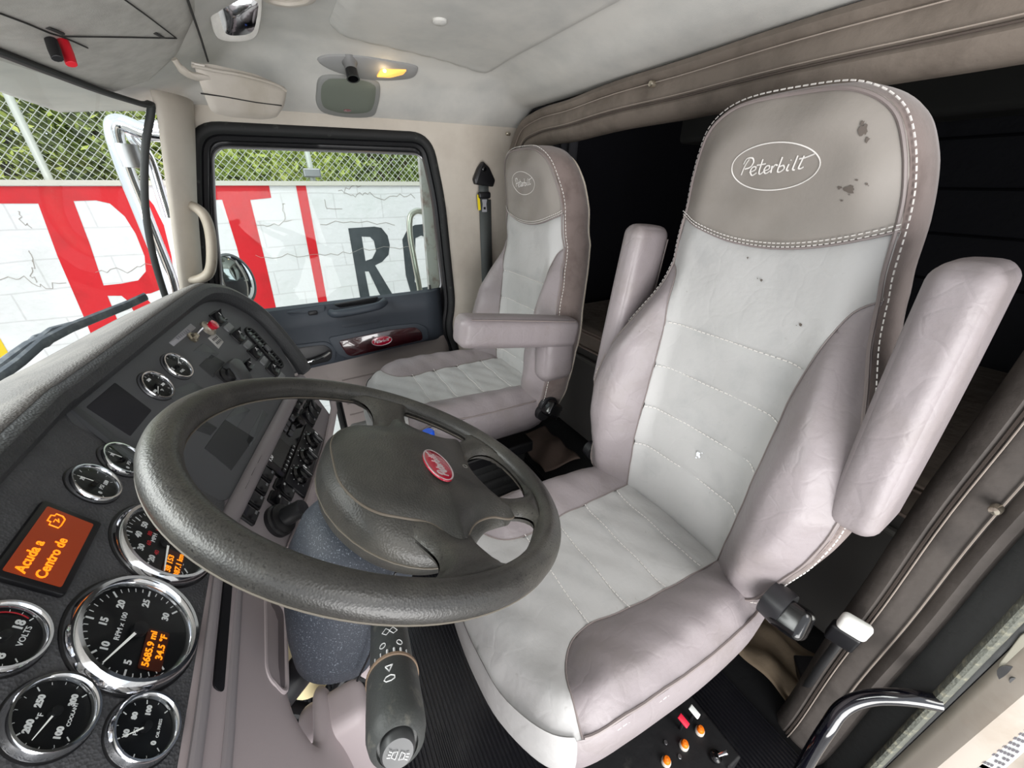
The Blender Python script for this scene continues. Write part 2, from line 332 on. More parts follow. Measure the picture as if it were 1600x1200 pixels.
wall_paint([[(290, 290), (420, 289), (424, 309), (391, 312.5), (415, 410), (432, 484), (440, 520), (406, 530), (397, 491), (370, 386), (347, 312), (296, 314)]], redp, 'red capital T')
wall_paint([[(462, 289), (477.5, 289), (511, 470), (517, 500), (504, 503), (497.5, 473)]], redp, 'thin red capital I')
wall_paint([[(544, 356.6), (585, 354), (596, 356), (605.5, 368), (609, 383), (607, 398), (597, 409), (586, 414.5), (608.5, 452), (622, 474), (604, 478), (592, 457.5), (576, 424), (570, 424), (577, 459.5), (581, 480), (566, 482), (562, 461)]], blkp, 'dark grey capital R',
 holes=[[(565, 369.5), (578, 370), (584, 376), (587.5, 392), (581.5, 404), (571, 407.5)]])
wall_paint([[(628.6, 374), (637, 357.5), (648, 351.5), (662, 350), (676, 356), (684, 368), (697, 440), (686, 462), (660, 466), (642, 458), (634, 430)]], blkp, 'dark grey capital O',
 holes=[[(649, 372), (658, 368), (667, 372), (681, 438), (674, 447), (656, 450), (648, 440)]])
wall_paint([[(620, 700), (640, 700)]], redp, '') if False else None
yel = mat('yellow_kerb_paint', (226, 190, 30), .7, bump=[(25, .4, .006)], mottle=((206, 170, 40), 8, .5, .7))
G().box(WORLD, (WX-.004, .5, -1.33), (.012, 18, .12)).obj('painted_stripe', yel, yw, label='yellow stripe low on the wall')
wall_paint([[(-50, 500), (0, 528), (16, 556), (0, 572), (-50, 600)]], yel, 'yellow painted corner patch')
G().box(WORLD, (WX+.1, .5, 1.318), (.24, 19, .035)).obj('coping', mat('cement_coping', (200, 196, 186), .9, bump=[(30, .4, .01)]), yw, smooth=False)
g = G(); rng = np.random.default_rng(9)
for pl_ in ([(538, 302), (560, 307), (575, 304), (600, 310), (625, 305), (655, 308)], [(400, 400), (440, 402), (500, 398), (545, 394), (600, 388), (660, 390)], [(0, 438), (40, 436), (70, 448), (110, 440)], [(45, 392), (52, 410), (50, 432), (60, 445)],
    [(30, 330), (34, 346), (52, 356)], [(442, 312), (444, 330), (446, 352)], [(508, 312), (510, 328), (540, 326)], [(530, 300), (545, 292), (570, 289)], [(150, 425), (190, 420), (228, 416), (250, 418)], [(395, 350), (430, 352), (460, 340)], [(500, 350), (560, 346), (630, 349)]):
    q = []
    for a, b in zip(pl_[:-1], pl_[1:]):
        for k in range(5): t = k/5; x, y = WF.px(a[0]+(b[0]-a[0])*t, a[1]+(b[1]-a[1])*t); q.append(WF.p(x+rng.normal()*.006, y+rng.normal()*.012, .002))
    g.tube(q, .0024, 4)
g.obj('wall_cracks', mat('crack_grey', (168, 162, 156), .9), yw, smooth=False)
# chain-link fence on the wall
fence = thing('chain_link_fence', 'galvanised chain link fence standing on top of the white block wall', 'fence', (WX+.1, 0, 1.33))
galv = mat('galvanised_wire', (205, 208, 200), .5, .3)
g = G(); y0, y1, h0, h1, st = -2.6, 5.4, 1.335, 2.5, .056
k = y0-(h1-h0)
while k < y1:
    for sgn in (1, -1):
        a, b = (k, h0), (k+(h1-h0), h1)
        if sgn < 0: a, b = (k, h1), (k+(h1-h0), h0)
        ya, yb = max(a[0], y0), min(b[0], y1)
        if yb > ya:
            f = lambda y: a[1]+(b[1]-a[1])*(y-a[0])/(b[0]-a[0]); g.tube([(WX+.1+sgn*.003, ya, f(ya)), (WX+.1+sgn*.003, yb, f(yb))], .0022, 4)
    k += st
g.obj('wire_mesh', galv, fence)
for yy in (-1.85, -.31, 1.4, 2.6, 4.4):
    q = G().tube([(WX+.1, yy, 1.32), (WX+.1, yy, 2.55)], .024, 12).obj('post', galv, fence)
    if yy == -.31: G().box(WORLD, (WX+.04, yy, 1.40), (.07, .14, .07)).obj('clamp', steel, q, bevel=.01)
g = G().tube([(WX+.1, y0, 2.5), (WX+.1, y1, 2.5)], .02, 10).obj('top_rail', galv, fence)
# trees
bark = mat('tree_bark', (96, 84, 68), .9, bump=[(40, .6, .01)])
leafs = [mat('leaf_yellow_green', (218, 224, 120), .6, mottle=((160, 182, 72), 3, .35, .65)), mat('leaf_olive', (160, 174, 96), .6, mottle=((122, 142, 66), 3, .35, .65)), mat('leaf_light', (210, 218, 150), .6, mottle=((170, 188, 104), 3, .35, .65))]
def tree(x, y, h, r, lm, label, nl=5200, kind='leafy_tree'):
    rng = np.random.default_rng(int(abs(x*97+y*31))+3); nl = int(nl*2.6); t = thing(kind, label, 'tree', (x, y, GZ), group='trees behind the yard wall')
    g = G(); top = A((x+rng.normal()*.3, y+rng.normal()*.3, GZ+h*.78)); g.tube(spline([(x, y, GZ), (x+.1, y-.05, GZ+h*.35), tuple(top)], 5, False), np.linspace(.17, .04, 11), 9); tips = []
    for k in range(9):
        a = rng.uniform(0, 6.28); z0 = GZ+h*rng.uniform(.32, .7); e = A((x+math.cos(a)*r*rng.uniform(.5, .9), y+math.sin(a)*r*rng.uniform(.5, .9), z0+h*rng.uniform(.08, .3))); s_ = A((x+.05, y, z0))
        g.tube(spline([s_, (s_+e)/2+A((0, 0, .12)), e], 4, False), np.linspace(.06, .012, 9), 6); tips += [e, (s_+e)/2]
    g.obj('trunk', bark, t); tips.append(top)
    cl = [p+rng.normal(size=3)*r*.22 for p in tips for _ in range(3)]; L_ = G(); vs = []; fs = []
    c = A(cl)[rng.integers(0, len(cl), nl)]+rng.normal(size=(nl, 3))*A((r*.2, r*.2, r*.17)); d1 = rng.normal(size=(nl, 3)); d1 /= np.linalg.norm(d1, axis=1)[:, None]; d2 = np.cross(d1, rng.normal(size=(nl, 3))); d2 /= np.linalg.norm(d2, axis=1)[:, None]
    s1 = rng.uniform(.026, .055, (nl, 1)); s2 = s1*.42; q = np.stack([c-d1*s1, c+d2*s2, c+d1*s1, c-d2*s2], 1).reshape(-1, 3)
    L_.add(q, [(4*i, 4*i+1, 4*i+2, 4*i+3) for i in range(nl)]); L_.obj('foliage', lm, t, smooth=False)
tree(6.6, 2.6, 5.9, 1.5, leafs[0], 'tall yellow-green leafy tree seen through the windscreen behind the wall', 9000)
tree(6.2, 1.25, 5.0, 1.15, leafs[1], 'olive leafy tree beside the chrome mirror arm, behind the wall', 7000)
tree(7.4, 4.7, 6.2, 1.4, leafs[2], 'pale green tree at the far left edge of the windscreen view', 6000)
tree(6.8, .1, 4.6, 1.25, leafs[0], 'yellow-green tree behind the wall over the red letter T', 7000)
tree(6.6, -1.35, 4.5, 1.2, leafs[1], 'olive tree behind the wall over the thin red letter I', 7000)
tree(7.2, -2.9, 4.7, 1.1, leafs[2], 'sparse pale tree behind the wall over the dark grey letters', 4200)
tree(8.8, -.7, 5.0, 1.6, leafs[1], 'farther dark olive tree between the trees over the letters T and I', 5200)
hs = thing('distant_house', 'low white house with a red tiled roof beyond the fence at far left', 'house', (13, 7.6, GZ))
G().box(WORLD, (13, 7.6, 0), (3, 4, 3)).obj('house_wall', mat('white_render', (220, 220, 222), .8), hs, smooth=False)
G().prism(Fr((13, 5.5, 1.5), (1, 0, 0), (0, 0, 1)).at(0, 0), [(-1.8, 0), (1.8, 0), (0, .9)], -4.2, 0).obj('roof', mat('red_roof_tile', (170, 74, 60), .8), hs, smooth=False)
# ------------------------------------------------------------------ cab shell
PF = Fr((1.72, 0, 0), (0, -1, 0), (0, 0, 1))    # passenger side; local x = -y
def yz(L_): return [(-y, z) for y, z in L_]
door_out = roundpoly(yz([(.178, 1.462), (.24, 1.25), (.305, .98), (.33, .80), (.33, .08), (-.60, .08), (-.62, .56), (-.585, .68), (-.615, .80), (-.60, 1.25), (-.565, 1.468)]), .07, 7)
G().patch([(-.42, 0), (1.0, 0), (1.0, 1.53), (-.17, 1.53), (-.19, 1.46), (-.33, .95), (-.42, .9)], lambda V, d: [PF.p(a, b, .006*(1-math.exp(-e/.02))) for (a, b), e in zip(V, d)], .03, [door_out]).obj('wall_right', beige, structure=True, solid=.012)
d1 = thing('door_1', 'closed passenger door with a framed window, dark upper panel and pale lower panel', 'door', (1.74, -.15, .08), kind='structure')
ring = [PF.p(a, b, .008) for a, b in door_out]
G().tube(ring, .017, 10, True, rb=.013, up=(1, 0, 0)).obj('door_seal', blackr, d1, label='worn black rubber door seal')
ring2 = [PF.p(a, b, -.014) for a, b in inset(A(door_out)[::1] if area2(A(door_out)) > 0 else A(door_out)[::-1], .022)]
G().tube(ring2, .014, 8, True, rb=.02, up=(1, 0, 0)).obj('inner_seal', blackp, d1)
gl = roundpoly(yz([(.150, 1.412), (.20, 1.22), (.24, 1.02), (.285, .862), (-.578, .862), (-.572, 1.25), (-.548, 1.412)]), .045, 6)
do2 = inset(A(door_out) if area2(A(door_out)) > 0 else A(door_out)[::-1], .016)
fr_out = [p for p in do2]
G().patch(do2, lambda V, d: [PF.p(a, b, -.03) for a, b in V], .04, [gl, roundpoly(yz([(.30, .46), (.30, .10), (-.03, .10), (-.03, .46)]), .03, 5)]).obj('window_frame', blackp, d1, solid=.02)
G().tube([PF.p(a, b, -.018) for a, b in gl], .005, 8, True).obj('glass_channel', steel, d1)
wg = glass('door_glass_tint', (226, 236, 232)); G().patch(gl, lambda V, d: [PF.p(a, b, -.035) for a, b in V], .2).obj('window_glass', wg, d1, smooth=False)
G().patch(roundpoly(yz([(.30, .46), (.30, .10), (-.03, .10), (-.03, .46)]), .03, 5), lambda V, d: [PF.p(a, b, -.036) for a, b in V], .2).obj('lower_window_glass', wg, d1, smooth=False)
G().tube([PF.p(a, b, -.012) for a, b in roundpoly(yz([(.30, .46), (.30, .10), (-.03, .10), (-.03, .46)]), .03, 5)], .012, 8, True).obj('lower_window_seal', blackr, d1)
# upper dark panel: profile swept along y
prof = [(0, .872), (.012, .880), (.035, .874), (.050, .845), (.048, .80), (.040, .765), (.040, .70), (.034, .64), (.022, .615), (0, .605)]
g = G(); n_ = 30
def upz(y): return np.interp(y, [-.6, -.3, .3], [1.03, .9, .8])
rings = []
for k in range(n_):
    y = .30-.865*k/(n_-1); e = min(1, (k+.02)/2., (n_-1-k+.02)/2.); low = .03*smooth01((.1-y)/.6)
    rings.append([(1.725-px_*e, y, z+(low if z < .75 else 0)*1) for px_, z in prof])
g.loft(rings, closed=False, cap0=False).obj('upper_panel', darkblue, d1, solid=.004)
# arm pull with pocket
P2 = Fr((1.682, 0, 0), (0, -1, 0), (0, 0, 1))
a_ = G().prism(P2, roundpoly(yz([(.075, .868), (-.072, .874), (-.06, .838), (.04, .835)]), .012), -.01, .006, .004).obj('switch_plate', darkblue, d1)
G().prism(P2, rrect(.034, .016, .005, .02, .853), .002, .014, .004).obj('window_switch', blackp, a_)
b_ = G(); b_.tube(spline([(1.67, -.085, .845), (1.632, -.10, .848), (1.622, -.17, .852), (1.624, -.26, .86), (1.66, -.298, .866)], 6, False), .014, 12, rb=.016).obj('pull_handle', darkblue, d1)
G().prism(P2, roundpoly(yz([(-.09, .84), (-.28, .853), (-.27, .775), (-.115, .772)]), .015), -.004, .004, .003).obj('pull_pocket', mat('pocket_slate_vinyl', (60, 65, 72), .55), d1)  # pocket face in nearly the same slate vinyl as the upper panel
G().prism(P2, roundpoly(yz([(-.10, .876), (-.28, .885), (-.265, .862), (-.12, .858)]), .01), -.004, .0035, .001).obj('pocket_recess', blackp, d1)
wood = mat('dark_red_burl_trim', (58, 16, 22), .15, mottle=((34, 9, 14), 16, .4, .65), coat=1.)
G().prism(P2, roundpoly(yz([(-.05, .742), (-.30, .752), (-.43, .745), (-.475, .715), (-.475, .655), (-.12, .632), (-.075, .66)]), .02), .000, .005, .004).obj('trim_surround', darkblue, d1)
tw = G().prism(P2, roundpoly(yz([(-.088, .722), (-.30, .734), (-.42, .728), (-.445, .70), (-.445, .662), (-.13, .643), (-.11, .655)]), .015), .002, .009, .003).obj('wood_trim', wood, d1, label='glossy dark red burl trim strip')
bf = Fr(P2.p(.262, .692, .010), P2.X, P2.Y)
rede = mat('red_enamel', (170, 16, 48), .25, coat=1.)
badge(bf, .043, .021, mat('badge_silver', (214, 200, 204), .3, .6), tw, m_plate=rede, th=.03, name='maker_badge')
# inner handle
G().prism(P2, roundpoly(yz([(.11, .735), (-.045, .728), (-.075, .69), (-.06, .63), (.10, .618)]), .02), .0, .005, .004).obj('handle_surround', darkblue, d1)
G().prism(P2, roundpoly(yz([(.10, .722), (-.035, .716), (-.06, .685), (-.045, .64), (.09, .632)]), .02), .003, .0065, .002).obj('handle_recess', blackp, d1)
G().tube(spline([P2.p(*q) for q in ((-.07, .655, .016), (-.02, .662, .022), (.02, .672, .022), (.045, .682, .014))], 5, False), [.006]*6+[.009]*4+[.011]*6, 10, rb=.006).obj('release_handle', chrome, d1)
# lower beige panel
G().patch(roundpoly(yz([(.31, .62), (-.555, .665), (-.585, .6), (-.585, .1), (-.05, .1), (-.05, .48), (.31, .48)]), .02), lambda V, d: [PF.p(a, b, .012*(1-math.exp(-e/.012))+(.008 if (a > .02 and .14 < b < .56 and a < .52) else 0)) for (a, b), e in zip(V, d)], .015).obj('lower_panel', mat('door_card_beige', (140, 131, 128), .6, bump=[(400, .3, .0006)]), d1)
for zz in (.53, .47, .41, .35): G().tube([(1.702, -.07, zz), (1.702, -.5, zz+.01)], .004, 6).obj('panel_groove', mat('groove_beige', (112, 104, 101), .6), d1)
G().prism(PF, roundpoly(yz([(-.06, .30), (-.34, .30), (-.34, .12), (-.06, .12)]), .02), .01, .045, .012).obj('map_pocket', mat('pocket_plastic', (96, 98, 96), .6), d1)
G().tube([(1.715, -.515, .868), (1.715, -.515, .90)], .005, 8).obj('lock_pin', blackp, d1)
# windscreen and its frame
def wsb(t): return A([np.interp(t, [0, .3, .62, .85, 1], [-.12, .45, 1.12, 1.45, 1.59]), np.interp(t, [0, .3, .62, .85, 1], [.76, .70, .585, .475, .385]), np.interp(t, [0, 1], [.93, .95])])
def wst(t): return A([np.interp(t, [0, .3, .62, .85, 1], [-.12, .45, 1.05, 1.36, 1.52]), np.interp(t, [0, .3, .62, .85, 1], [.44, .40, .335, .29, .245]), 1.478])
w1 = thing('window_1', 'wraparound windscreen in a dark rubber frame above the dashboard', 'window', (.75, .6, .94), kind='structure')
G().sheet(lambda a, b: wsb(a)*(1-b)+wst(a)*b+A([0, .03*math.sin(math.pi*b), 0]), 30, 8).obj('windscreen_glass', glass('windscreen_tint', (236, 241, 239), 1.5), w1)
top = [wst(t)+A([0, -.008, .004]) for t in np.linspace(0, 1, 30)]; side = [wsb(1)*(1-b)+wst(1)*b+A([0, .03*math.sin(math.pi*b), 0]) for b in np.linspace(0, 1, 12)][::-1]
G().tube(spline(top[::4]+[top[-1]]+side[2::3]+[side[-1]], 4, False), .0065, 10, rb=.009, up=(0, -.7, -.3)).obj('windscreen_frame', mat('dark_frame', (36, 38, 38), .6), w1)
# pillar between windscreen and door
def pil(a, b):   # b 0 bottom..1 top
    z = .86+b*.66; f = np.interp(z, [.86, 1.46, 1.53], [0, 1, 1.05]); W = wsb(1)*(1-f)+wst(1)*f; W[2] = z; W += A([.004, -.012, 0])
    D = A([1.716, np.interp(z, [.8, .98, 1.25, 1.462, 1.55], [.335, .31, .245, .183, .16]), z]); p = W*(1-a)+D*a; return p+A([-.022, -.03, 0])*math.sin(math.pi*a)**.7
pl = G().sheet(pil, 16, 24).obj('trim_1', beige, structure=True, solid=.004)
gh = thing('pillar_grab_handle', 'beige curved grab handle bolted to the pillar between windscreen and passenger window', 'grab handle', (1.62, .24, 1.03))
hp = [at(u, v, 'x', x) for u, v, x in ((284, 322, 1.615), (300, 322, 1.60), (318, 335, 1.575), (328, 362, 1.57), (331, 400, 1.57), (327, 425, 1.575), (312, 436, 1.585), (290, 436, 1.605))]
G().tube(spline(hp, 6, False), [.012, .0125, .013, .0135, .014, .014]+[.0145]*31+[.014, .014, .0135, .013, .012, .012], 14, rb=.018, up=(-1, 0, 0)).obj('grip', mat('handle_beige', (176, 166, 152), .5, mottle=((160, 150, 134), 12, .4, .7)), gh)
for u, v in ((286, 323), (295, 436)): p = at(u, v, 'x', 1.592); G().lathe(Fr(p, (0, -1, 0), (0, 0, 1)), [(.009, -.004), (.009, .002), (.006, .003)], 16).obj('screw_cap', mat('cap_beige', (188, 180, 168), .5), gh)
# ceiling
def zc(x, y):
    f = np.interp(x, [-.3, -.15, 0, .12, 1.30, 1.42, 1.50, 1.58, 1.65, 1.70, 1.74], [1.54, 1.58, 1.64, 1.667, 1.667, 1.658, 1.638, 1.602, 1.556, 1.525, 1.51])
    g_ = np.interp(y, [-.98, -.92, -.86, -.80, -.72, -.6, -.1, -.04, .04, .12, .20, .28, .40, .5], [1.574, 1.579, 1.600, 1.632, 1.66, 1.67, 1.67, 1.66, 1.622, 1.568, 1.53, 1.50, 1.49, 1.48])
    k = .02; h = max(k-abs(f-g_), 0)/k; return min(f, g_)-h*h*k*.25
G().sheet(lambda a, b: A([-.25+a*1.99, -.98+b*1.46, zc(-.25+a*1.99, -.98+b*1.46)]), 120, 100).obj('ceiling', headl, structure=True, solid=.003)
def oncl(u, v, off=0.):
    d = ray(u, v); lo, hi = .05, 3.
    for _ in range(60):
        m_ = (lo+hi)/2; p = CAM+m_*d
        if p[2] < zc(p[0], p[1])-off: lo = m_
        else: hi = m_
    return CAM+lo*d
# raised roof hatch panel
ht = thing('roof_panel', 'large raised rounded panel in the grey headliner with one round button', 'roof panel', (.85, -.47, 1.66))
hp = roundpoly([(.1, -.23), (1.37, -.205), (1.42, -.45), (1.49, -.73), (.1, -.735)], .07, 8)
G().patch(hp, lambda V, d: [(a, b, zc(a, b)-.002-.016*smooth01(e/.022)) for (a, b), e in zip(V, d)], .016).obj('panel_skin', headl, ht)
bt = oncl(687, 33, .02); G().lathe(Fr(bt, (1, 0, 0), (0, -1, 0)), [(.017, -.008), (.017, .003), (.012, .006), (.0, .0065)], 24, cap1=False).obj('panel_button', headl, ht)
# overhead console over the windscreen
oc = thing('overhead_console', 'mottled grey overhead console with lidded bays above the windscreen', 'overhead console', (.8, .2, 1.55))
def strip(pts, m, par, name, off=.004, r=.0025, sub=8):
    q = [];
    for a, b in zip(pts[:-1], pts[1:]):
        for k in range(sub): t = k/sub; q.append(oncl(a[0]*(1-t)+b[0]*t, a[1]*(1-t)+b[1]*t, off))
    q.append(oncl(*pts[-1], off)); return G().tube(q, r, 6).obj(name, m, par)
edge_y = lambda x: np.interp(x, [0, 1.0, 1.2, 1.32, 1.4], [.02, .03, .06, .12, .2])
G().sheet(lambda a, b: (lambda x: (lambda y: A([x, y, zc(x, y)-.009*min(1, b*12)]))(edge_y(x)+b*(.40-.12*max(0, x-.9)/.6-edge_y(x))))(-.2+a*1.60), 60, 24).obj('console_skin', headf, oc)
seam = mat('seam_shadow_gap', (46, 45, 44), .9)
for pts in ([(-40, 8), (0, 21), (40, 36), (78, 52), (95, 57)], [(95, 57), (180, 58), (276, 60)], [(190, -4), (230, 25), (276, 60)]): strip(pts, seam, oc, 'lid_seam', .0105, .0012)
strip([(290, -10), (302, 25), (314, 60), (325, 96)], seam, oc, 'console_edge_gap', .0105, .0022)
for u, v in ((86, 48), (248, 55)): p = oncl(u, v, .011); G().tube([p+A([-.012, .004, 0]), p+A([.012, -.004, 0])], .004, 8, rb=.002).obj('finger_slot', seam, oc)
strip([(95, 57), (115, 65), (137, 75)], seam, oc, 'card_slot', .011, .0012, 3)
# black and red marker caps hanging from the slot
for (u0, v0, u1, v1, m, lab) in ((79, 62, 90, 92, blackp, 'small black plastic clip hanging from the overhead console slot'), (98, 64, 112, 101, mat('clip_red', (206, 28, 44), .4), 'small red plastic clip hanging beside the black one')):
    p = oncl(u0, v0, .012); d_ = ray(u1, v1); t_ = (p[1]-.006)/d_[1]; q = CAM+t_*d_
    o = G().tube([p, p*.5+q*.5, q], [.008, .0085, .0075], 10, rb=.005, up=(1, 0, 0)).obj('marker_clip', m, None, bevel=.001); tag(o, lab, 'clip')
# look-down mirror pod at the roof
mp_ = thing('roof_convex_mirror', 'small convex mirror in a grey pod where the overhead console meets the headliner', 'mirror', tuple(oncl(370, 30)))
pc = oncl(370, 28, .02); MF = Fr(pc, (0, -1, 0), nrm(A([-.55, .0, .8]))); o2 = [MF.px(u, v) for u, v in ((325, -2), (328, 30), (340, 60), (370, 66), (398, 60), (407, 38), (410, 5), (404, -14), (340, -14))]
G().prism(MF, spline(o2, 4), -.03, .004, .006).obj('mirror_pod', headf, mp_)
i2 = [MF.px(u, v, .005) for u, v in ((338, 2), (342, 32), (352, 55), (372, 59), (396, 53), (404, 30), (404, 2), (370, -8))]
G().patch(spline(i2, 4), lambda V, d: [MF.p(a, b, .003+.007*(1-math.exp(-e/.02))) for (a, b), e in zip(V, d)], .006).obj('mirror_glass', chrome, mp_)
# sun visor
vs = thing('sun_visor', 'pale beige padded sun visor hanging at the corner above the passenger window', 'sun visor', tuple(at(330, 100, 'x', 1.33)))
VF = Fr(at(360, 140, 'x', 1.34), (.52, -.85, 0), (-.35, -.1, .93))
vo = roundpoly([VF.px(u, v) for u, v in ((302, 98), (330, 100), (400, 116), (449, 138), (444, 166), (432, 184), (410, 187), (360, 183), (330, 176), (315, 138))], .012, 4)
vm = mat('visor_vinyl', (188, 181, 172), .6, bump=[(300, .3, .0006)], mottle=((172, 164, 152), 10, .4, .7))
vb = G(); vq = A(vo) if area2(A(vo)) > 0 else A(vo)[::-1]
for sg in (1, -1): vb.patch(vq, lambda V, d: [VF.p(a, b, sg*.009*(1-math.exp(-e/.006))) for (a, b), e in zip(V, d)], .008)
vb = vb.obj('visor_pad', vm, vs)
G().tube([VF.p(*VF.px(u, v, .0085), .0085) for u, v in ((314, 146), (350, 151), (400, 160), (440, 165))], .0016, 6).obj('pad_seam', seam, vs)
G().tube(spline([VF.p(*VF.px(u, v, .012), .012) for u, v in ((300, 103), (320, 107), (345, 112), (380, 118), (430, 132), (447, 142))], 4, False), .0035, 8).obj('edge_piping', vm, vs)
G().tube(spline([VF.p(*VF.px(u, v, .0), .0)for u, v in ((272, 92), (284, 108), (300, 118), (322, 122), (345, 128))], 4, False), [.006]*4+[.010]*5+[.012]*4+[.008]*4, 10, rb=.007).obj('pivot_arm', vm, vs)
G().prism(VF, [VF.px(u, v, .01) for u, v in ((303, 98), (320, 101), (320, 108), (303, 105))], .0, .012, .002).obj('hinge_clip', mat('visor_clip', (214, 208, 200), .4), vs)
v2 = thing('folded_sun_visor', 'edge of a second sun visor folded up at the very top of the view', 'sun visor', tuple(oncl(450, 0)))
q = [oncl(u, v, .02) for u, v in ((408, -12), (420, 0), (450, 6), (480, 2), (492, -8))]; G().tube(spline(q, 5, False), .008, 8, rb=.006).obj('visor_pad', vm, v2)
# dome lamp with gooseneck grommet, and the speaker under it
LF = Fr(oncl(572, 104, .0), nrm(oncl(640, 112)-oncl(505, 92)), nrm(oncl(575, 92)-oncl(572, 118))); dl = thing('reading_lamp', 'grey roof lamp pod with a glowing amber lens and a black swivel nozzle', 'lamp', tuple(LF.O))
lo = [LF.px(u, v) for u, v in ((495, 92), (515, 83), (560, 84), (610, 92), (648, 100), (652, 110), (640, 120), (600, 123), (560, 119), (520, 108))]
lp = G().prism(LF, spline(lo, 4), -.02, .010, .008).obj('lamp_pod', mat('lamp_pod_grey', (150, 150, 150), .5), dl)
le = [LF.px(u, v, .011) for u, v in ((595, 108), (636, 109), (630, 116), (610, 121), (588, 120))]
G().prism(LF, roundpoly(le, .006), .008, .014, .003).obj('lamp_lens', mat('amber_lit_lens', (255, 190, 96), .4, emit=.7), dl)
bl = LF.p(*LF.px(601, 111, .015), .015); G().lathe(Fr(bl, LF.X, LF.Y), [(.005, -.002), (.004, .002), (.0, .004)], 16, cap1=False).obj('bulb', mat('bulb_glow', (255, 236, 190), .4, emit=5.), dl)
pll = bpy.data.lights.new('bulb_light', 'POINT'); pll.energy = .05; pll.color = (1, .72, .4); pll.shadow_soft_size = .01; po = link(bpy.data.objects.new('bulb_light', pll)); po.location = tuple(bl+LF.N*.02)
nzp = at(549, 110, 'x', 1.50); nd = nrm(A([-.35, .05, -.9])); NF = Fr(nzp, (0, 1, 0), np.cross(nd, (0, 1, 0)))
if NF.N @ nd < 0: NF = Fr(nzp, (0, -1, 0), np.cross(nd, (0, -1, 0))*-1 if False else np.cross(nd, (0, 1, 0)))
G().lathe(NF, [(.030, -.035), (.024, -.022), (.017, -.012), (.017, .0)], 24).obj('swivel_neck', mat('swivel_grey', (120, 120, 120), .5), dl)
G().lathe(NF, [(.017, -.001), (.018, .022), (.019, .024), (.015, .024), (.013, .004), (.0, .004)], 24, cap0=False, cap1=False).obj('swivel_nozzle', blackg, dl)
sp = thing('roof_speaker', 'rounded grey-green speaker grille beneath the roof lamp', 'speaker', tuple(oncl(543, 150)))
SF = Fr(oncl(543, 150), nrm(oncl(590, 152)-oncl(495, 148)), nrm(oncl(545, 120)-oncl(541, 180)))
so_ = [SF.px(u, v) for u, v in ((494, 140), (498, 122), (515, 116), (560, 119), (588, 126), (594, 138), (590, 165), (580, 180), (540, 181), (505, 174), (494, 160))]
G().prism(SF, spline(so_, 4), -.03, .010, .008).obj('speaker_bezel', mat('speaker_bezel_grey', (142, 143, 141), .6), sp)
G().patch(spline([SF.px(u, v, .01) for u, v in ((501, 140), (506, 128), (520, 123), (560, 125), (584, 132), (588, 142), (584, 165), (574, 176), (540, 178), (511, 171), (502, 160))], 4), lambda V, d: [SF.p(a, b, .0095+.006*(1-math.exp(-e/.012))) for (a, b), e in zip(V, d)], .008).obj('speaker_grille', mat('speaker_cloth', (112, 118, 108), .85, bump=[(900, .6, .0006)]), sp)
sb = SF.px(543, 173, .016); badge(SF.at(sb[0], sb[1], .0155), .012, .0045, mat('badge_silver', (214, 200, 204), .3, .6), sp, m_plate=mat('badge_dark_red', (120, 22, 36), .4), th=.04, name='maker_badge')
# floor with a ribbed mat
G().box(WORLD, (.8, -.7, -.03), (1.9, 3.3, .04)).obj('floor', mat('cab_floor_black', (18, 18, 20), .8, bump=[(60, .3, .004)]), structure=True, smooth=False)
fm = thing('ribbed_floor_mat', 'black ribbed rubber mat covering the cab floor around the driver seat', 'floor mat', (.8, -.1, -.01))
ys = []; y = -.86; zs = []
while y < .62: ys += [y, y+.0018, y+.0046, y+.0064]; zs += [0, .0045, .0045, 0]; y += .0105
G().loft([[(x, b, z-.006) for b, z in zip(ys, zs)] for x in (-.04, .25, .5, .8, 1.2, 1.68)], closed=False).obj('mat_sheet', mat('ribbed_black_rubber', (27, 27, 31), .24, bump=[(25, .2, .002)], mottle=((44, 44, 46), 6, .58, .8), spec=.8), fm, sharp=20)
G().box(WORLD, (.8, .66, .38), (1.9, .04, .84)).obj('wall_front', dark, structure=True, smooth=False)
# ------------------------------------------------------------------ sleeper behind the seats
sw = thing('wall_back', 'dark quilted rear wall of the sleeper compartment', 'wall', (.8, -2.3, 0), kind='structure')
G().box(WORLD, (.8, -2.32, .95), (2.6, .04, 2.1)).obj('wall_panel', mat('sleeper_quilt', (34, 34, 40), .9, bump=[(14, .5, .02), (250, .3, .001)]), sw, smooth=False)
for z in (.95, 1.12, 1.28, 1.45): G().tube([(-.4, -2.295, z), (2.0, -2.295, z+.02)], .006, 6).obj('quilt_seam', dark, sw)
G().box(WORLD, (1.80, -1.62, .95), (.04, 1.36, 2.1)).obj('wall_left', dark, structure=True, smooth=False)
G().box(WORLD, (-.45, -1.72, .95), (.04, 1.3, 2.1)).obj('wall_sleeper_side', dark, structure=True, smooth=False)
G().box(WORLD, (.7, -1.65, 1.98), (2.6, 1.4, .04)).obj('ceiling_sleeper', dark, structure=True, smooth=False)
G().box(WORLD, (.7, -1.0, 1.78), (2.6, .03, .42)).obj('trim_2', dark, structure=True, smooth=False)
ub = thing('upper_bunk', 'folded dark grey upper bunk high on the sleeper rear wall', 'bunk', (.8, -2.1, 1.5))
G().box(WORLD, (.75, -2.16, 1.62), (2.3, .22, .22)).obj('bunk_base', mat('bunk_grey_cloth', (58, 58, 56), .85, bump=[(200, .3, .001)]), ub, bevel=.03)
lb = thing('lower_bunk', 'beige quilted sleeper bunk seen between the two seats', 'bunk', (.8, -1.5, .1))
G().box(WORLD, (.8, -1.72, .3), (1.9, 1.0, .55)).obj('bunk_base', mat('bunk_box', (88, 86, 84), .7), lb, bevel=.01)
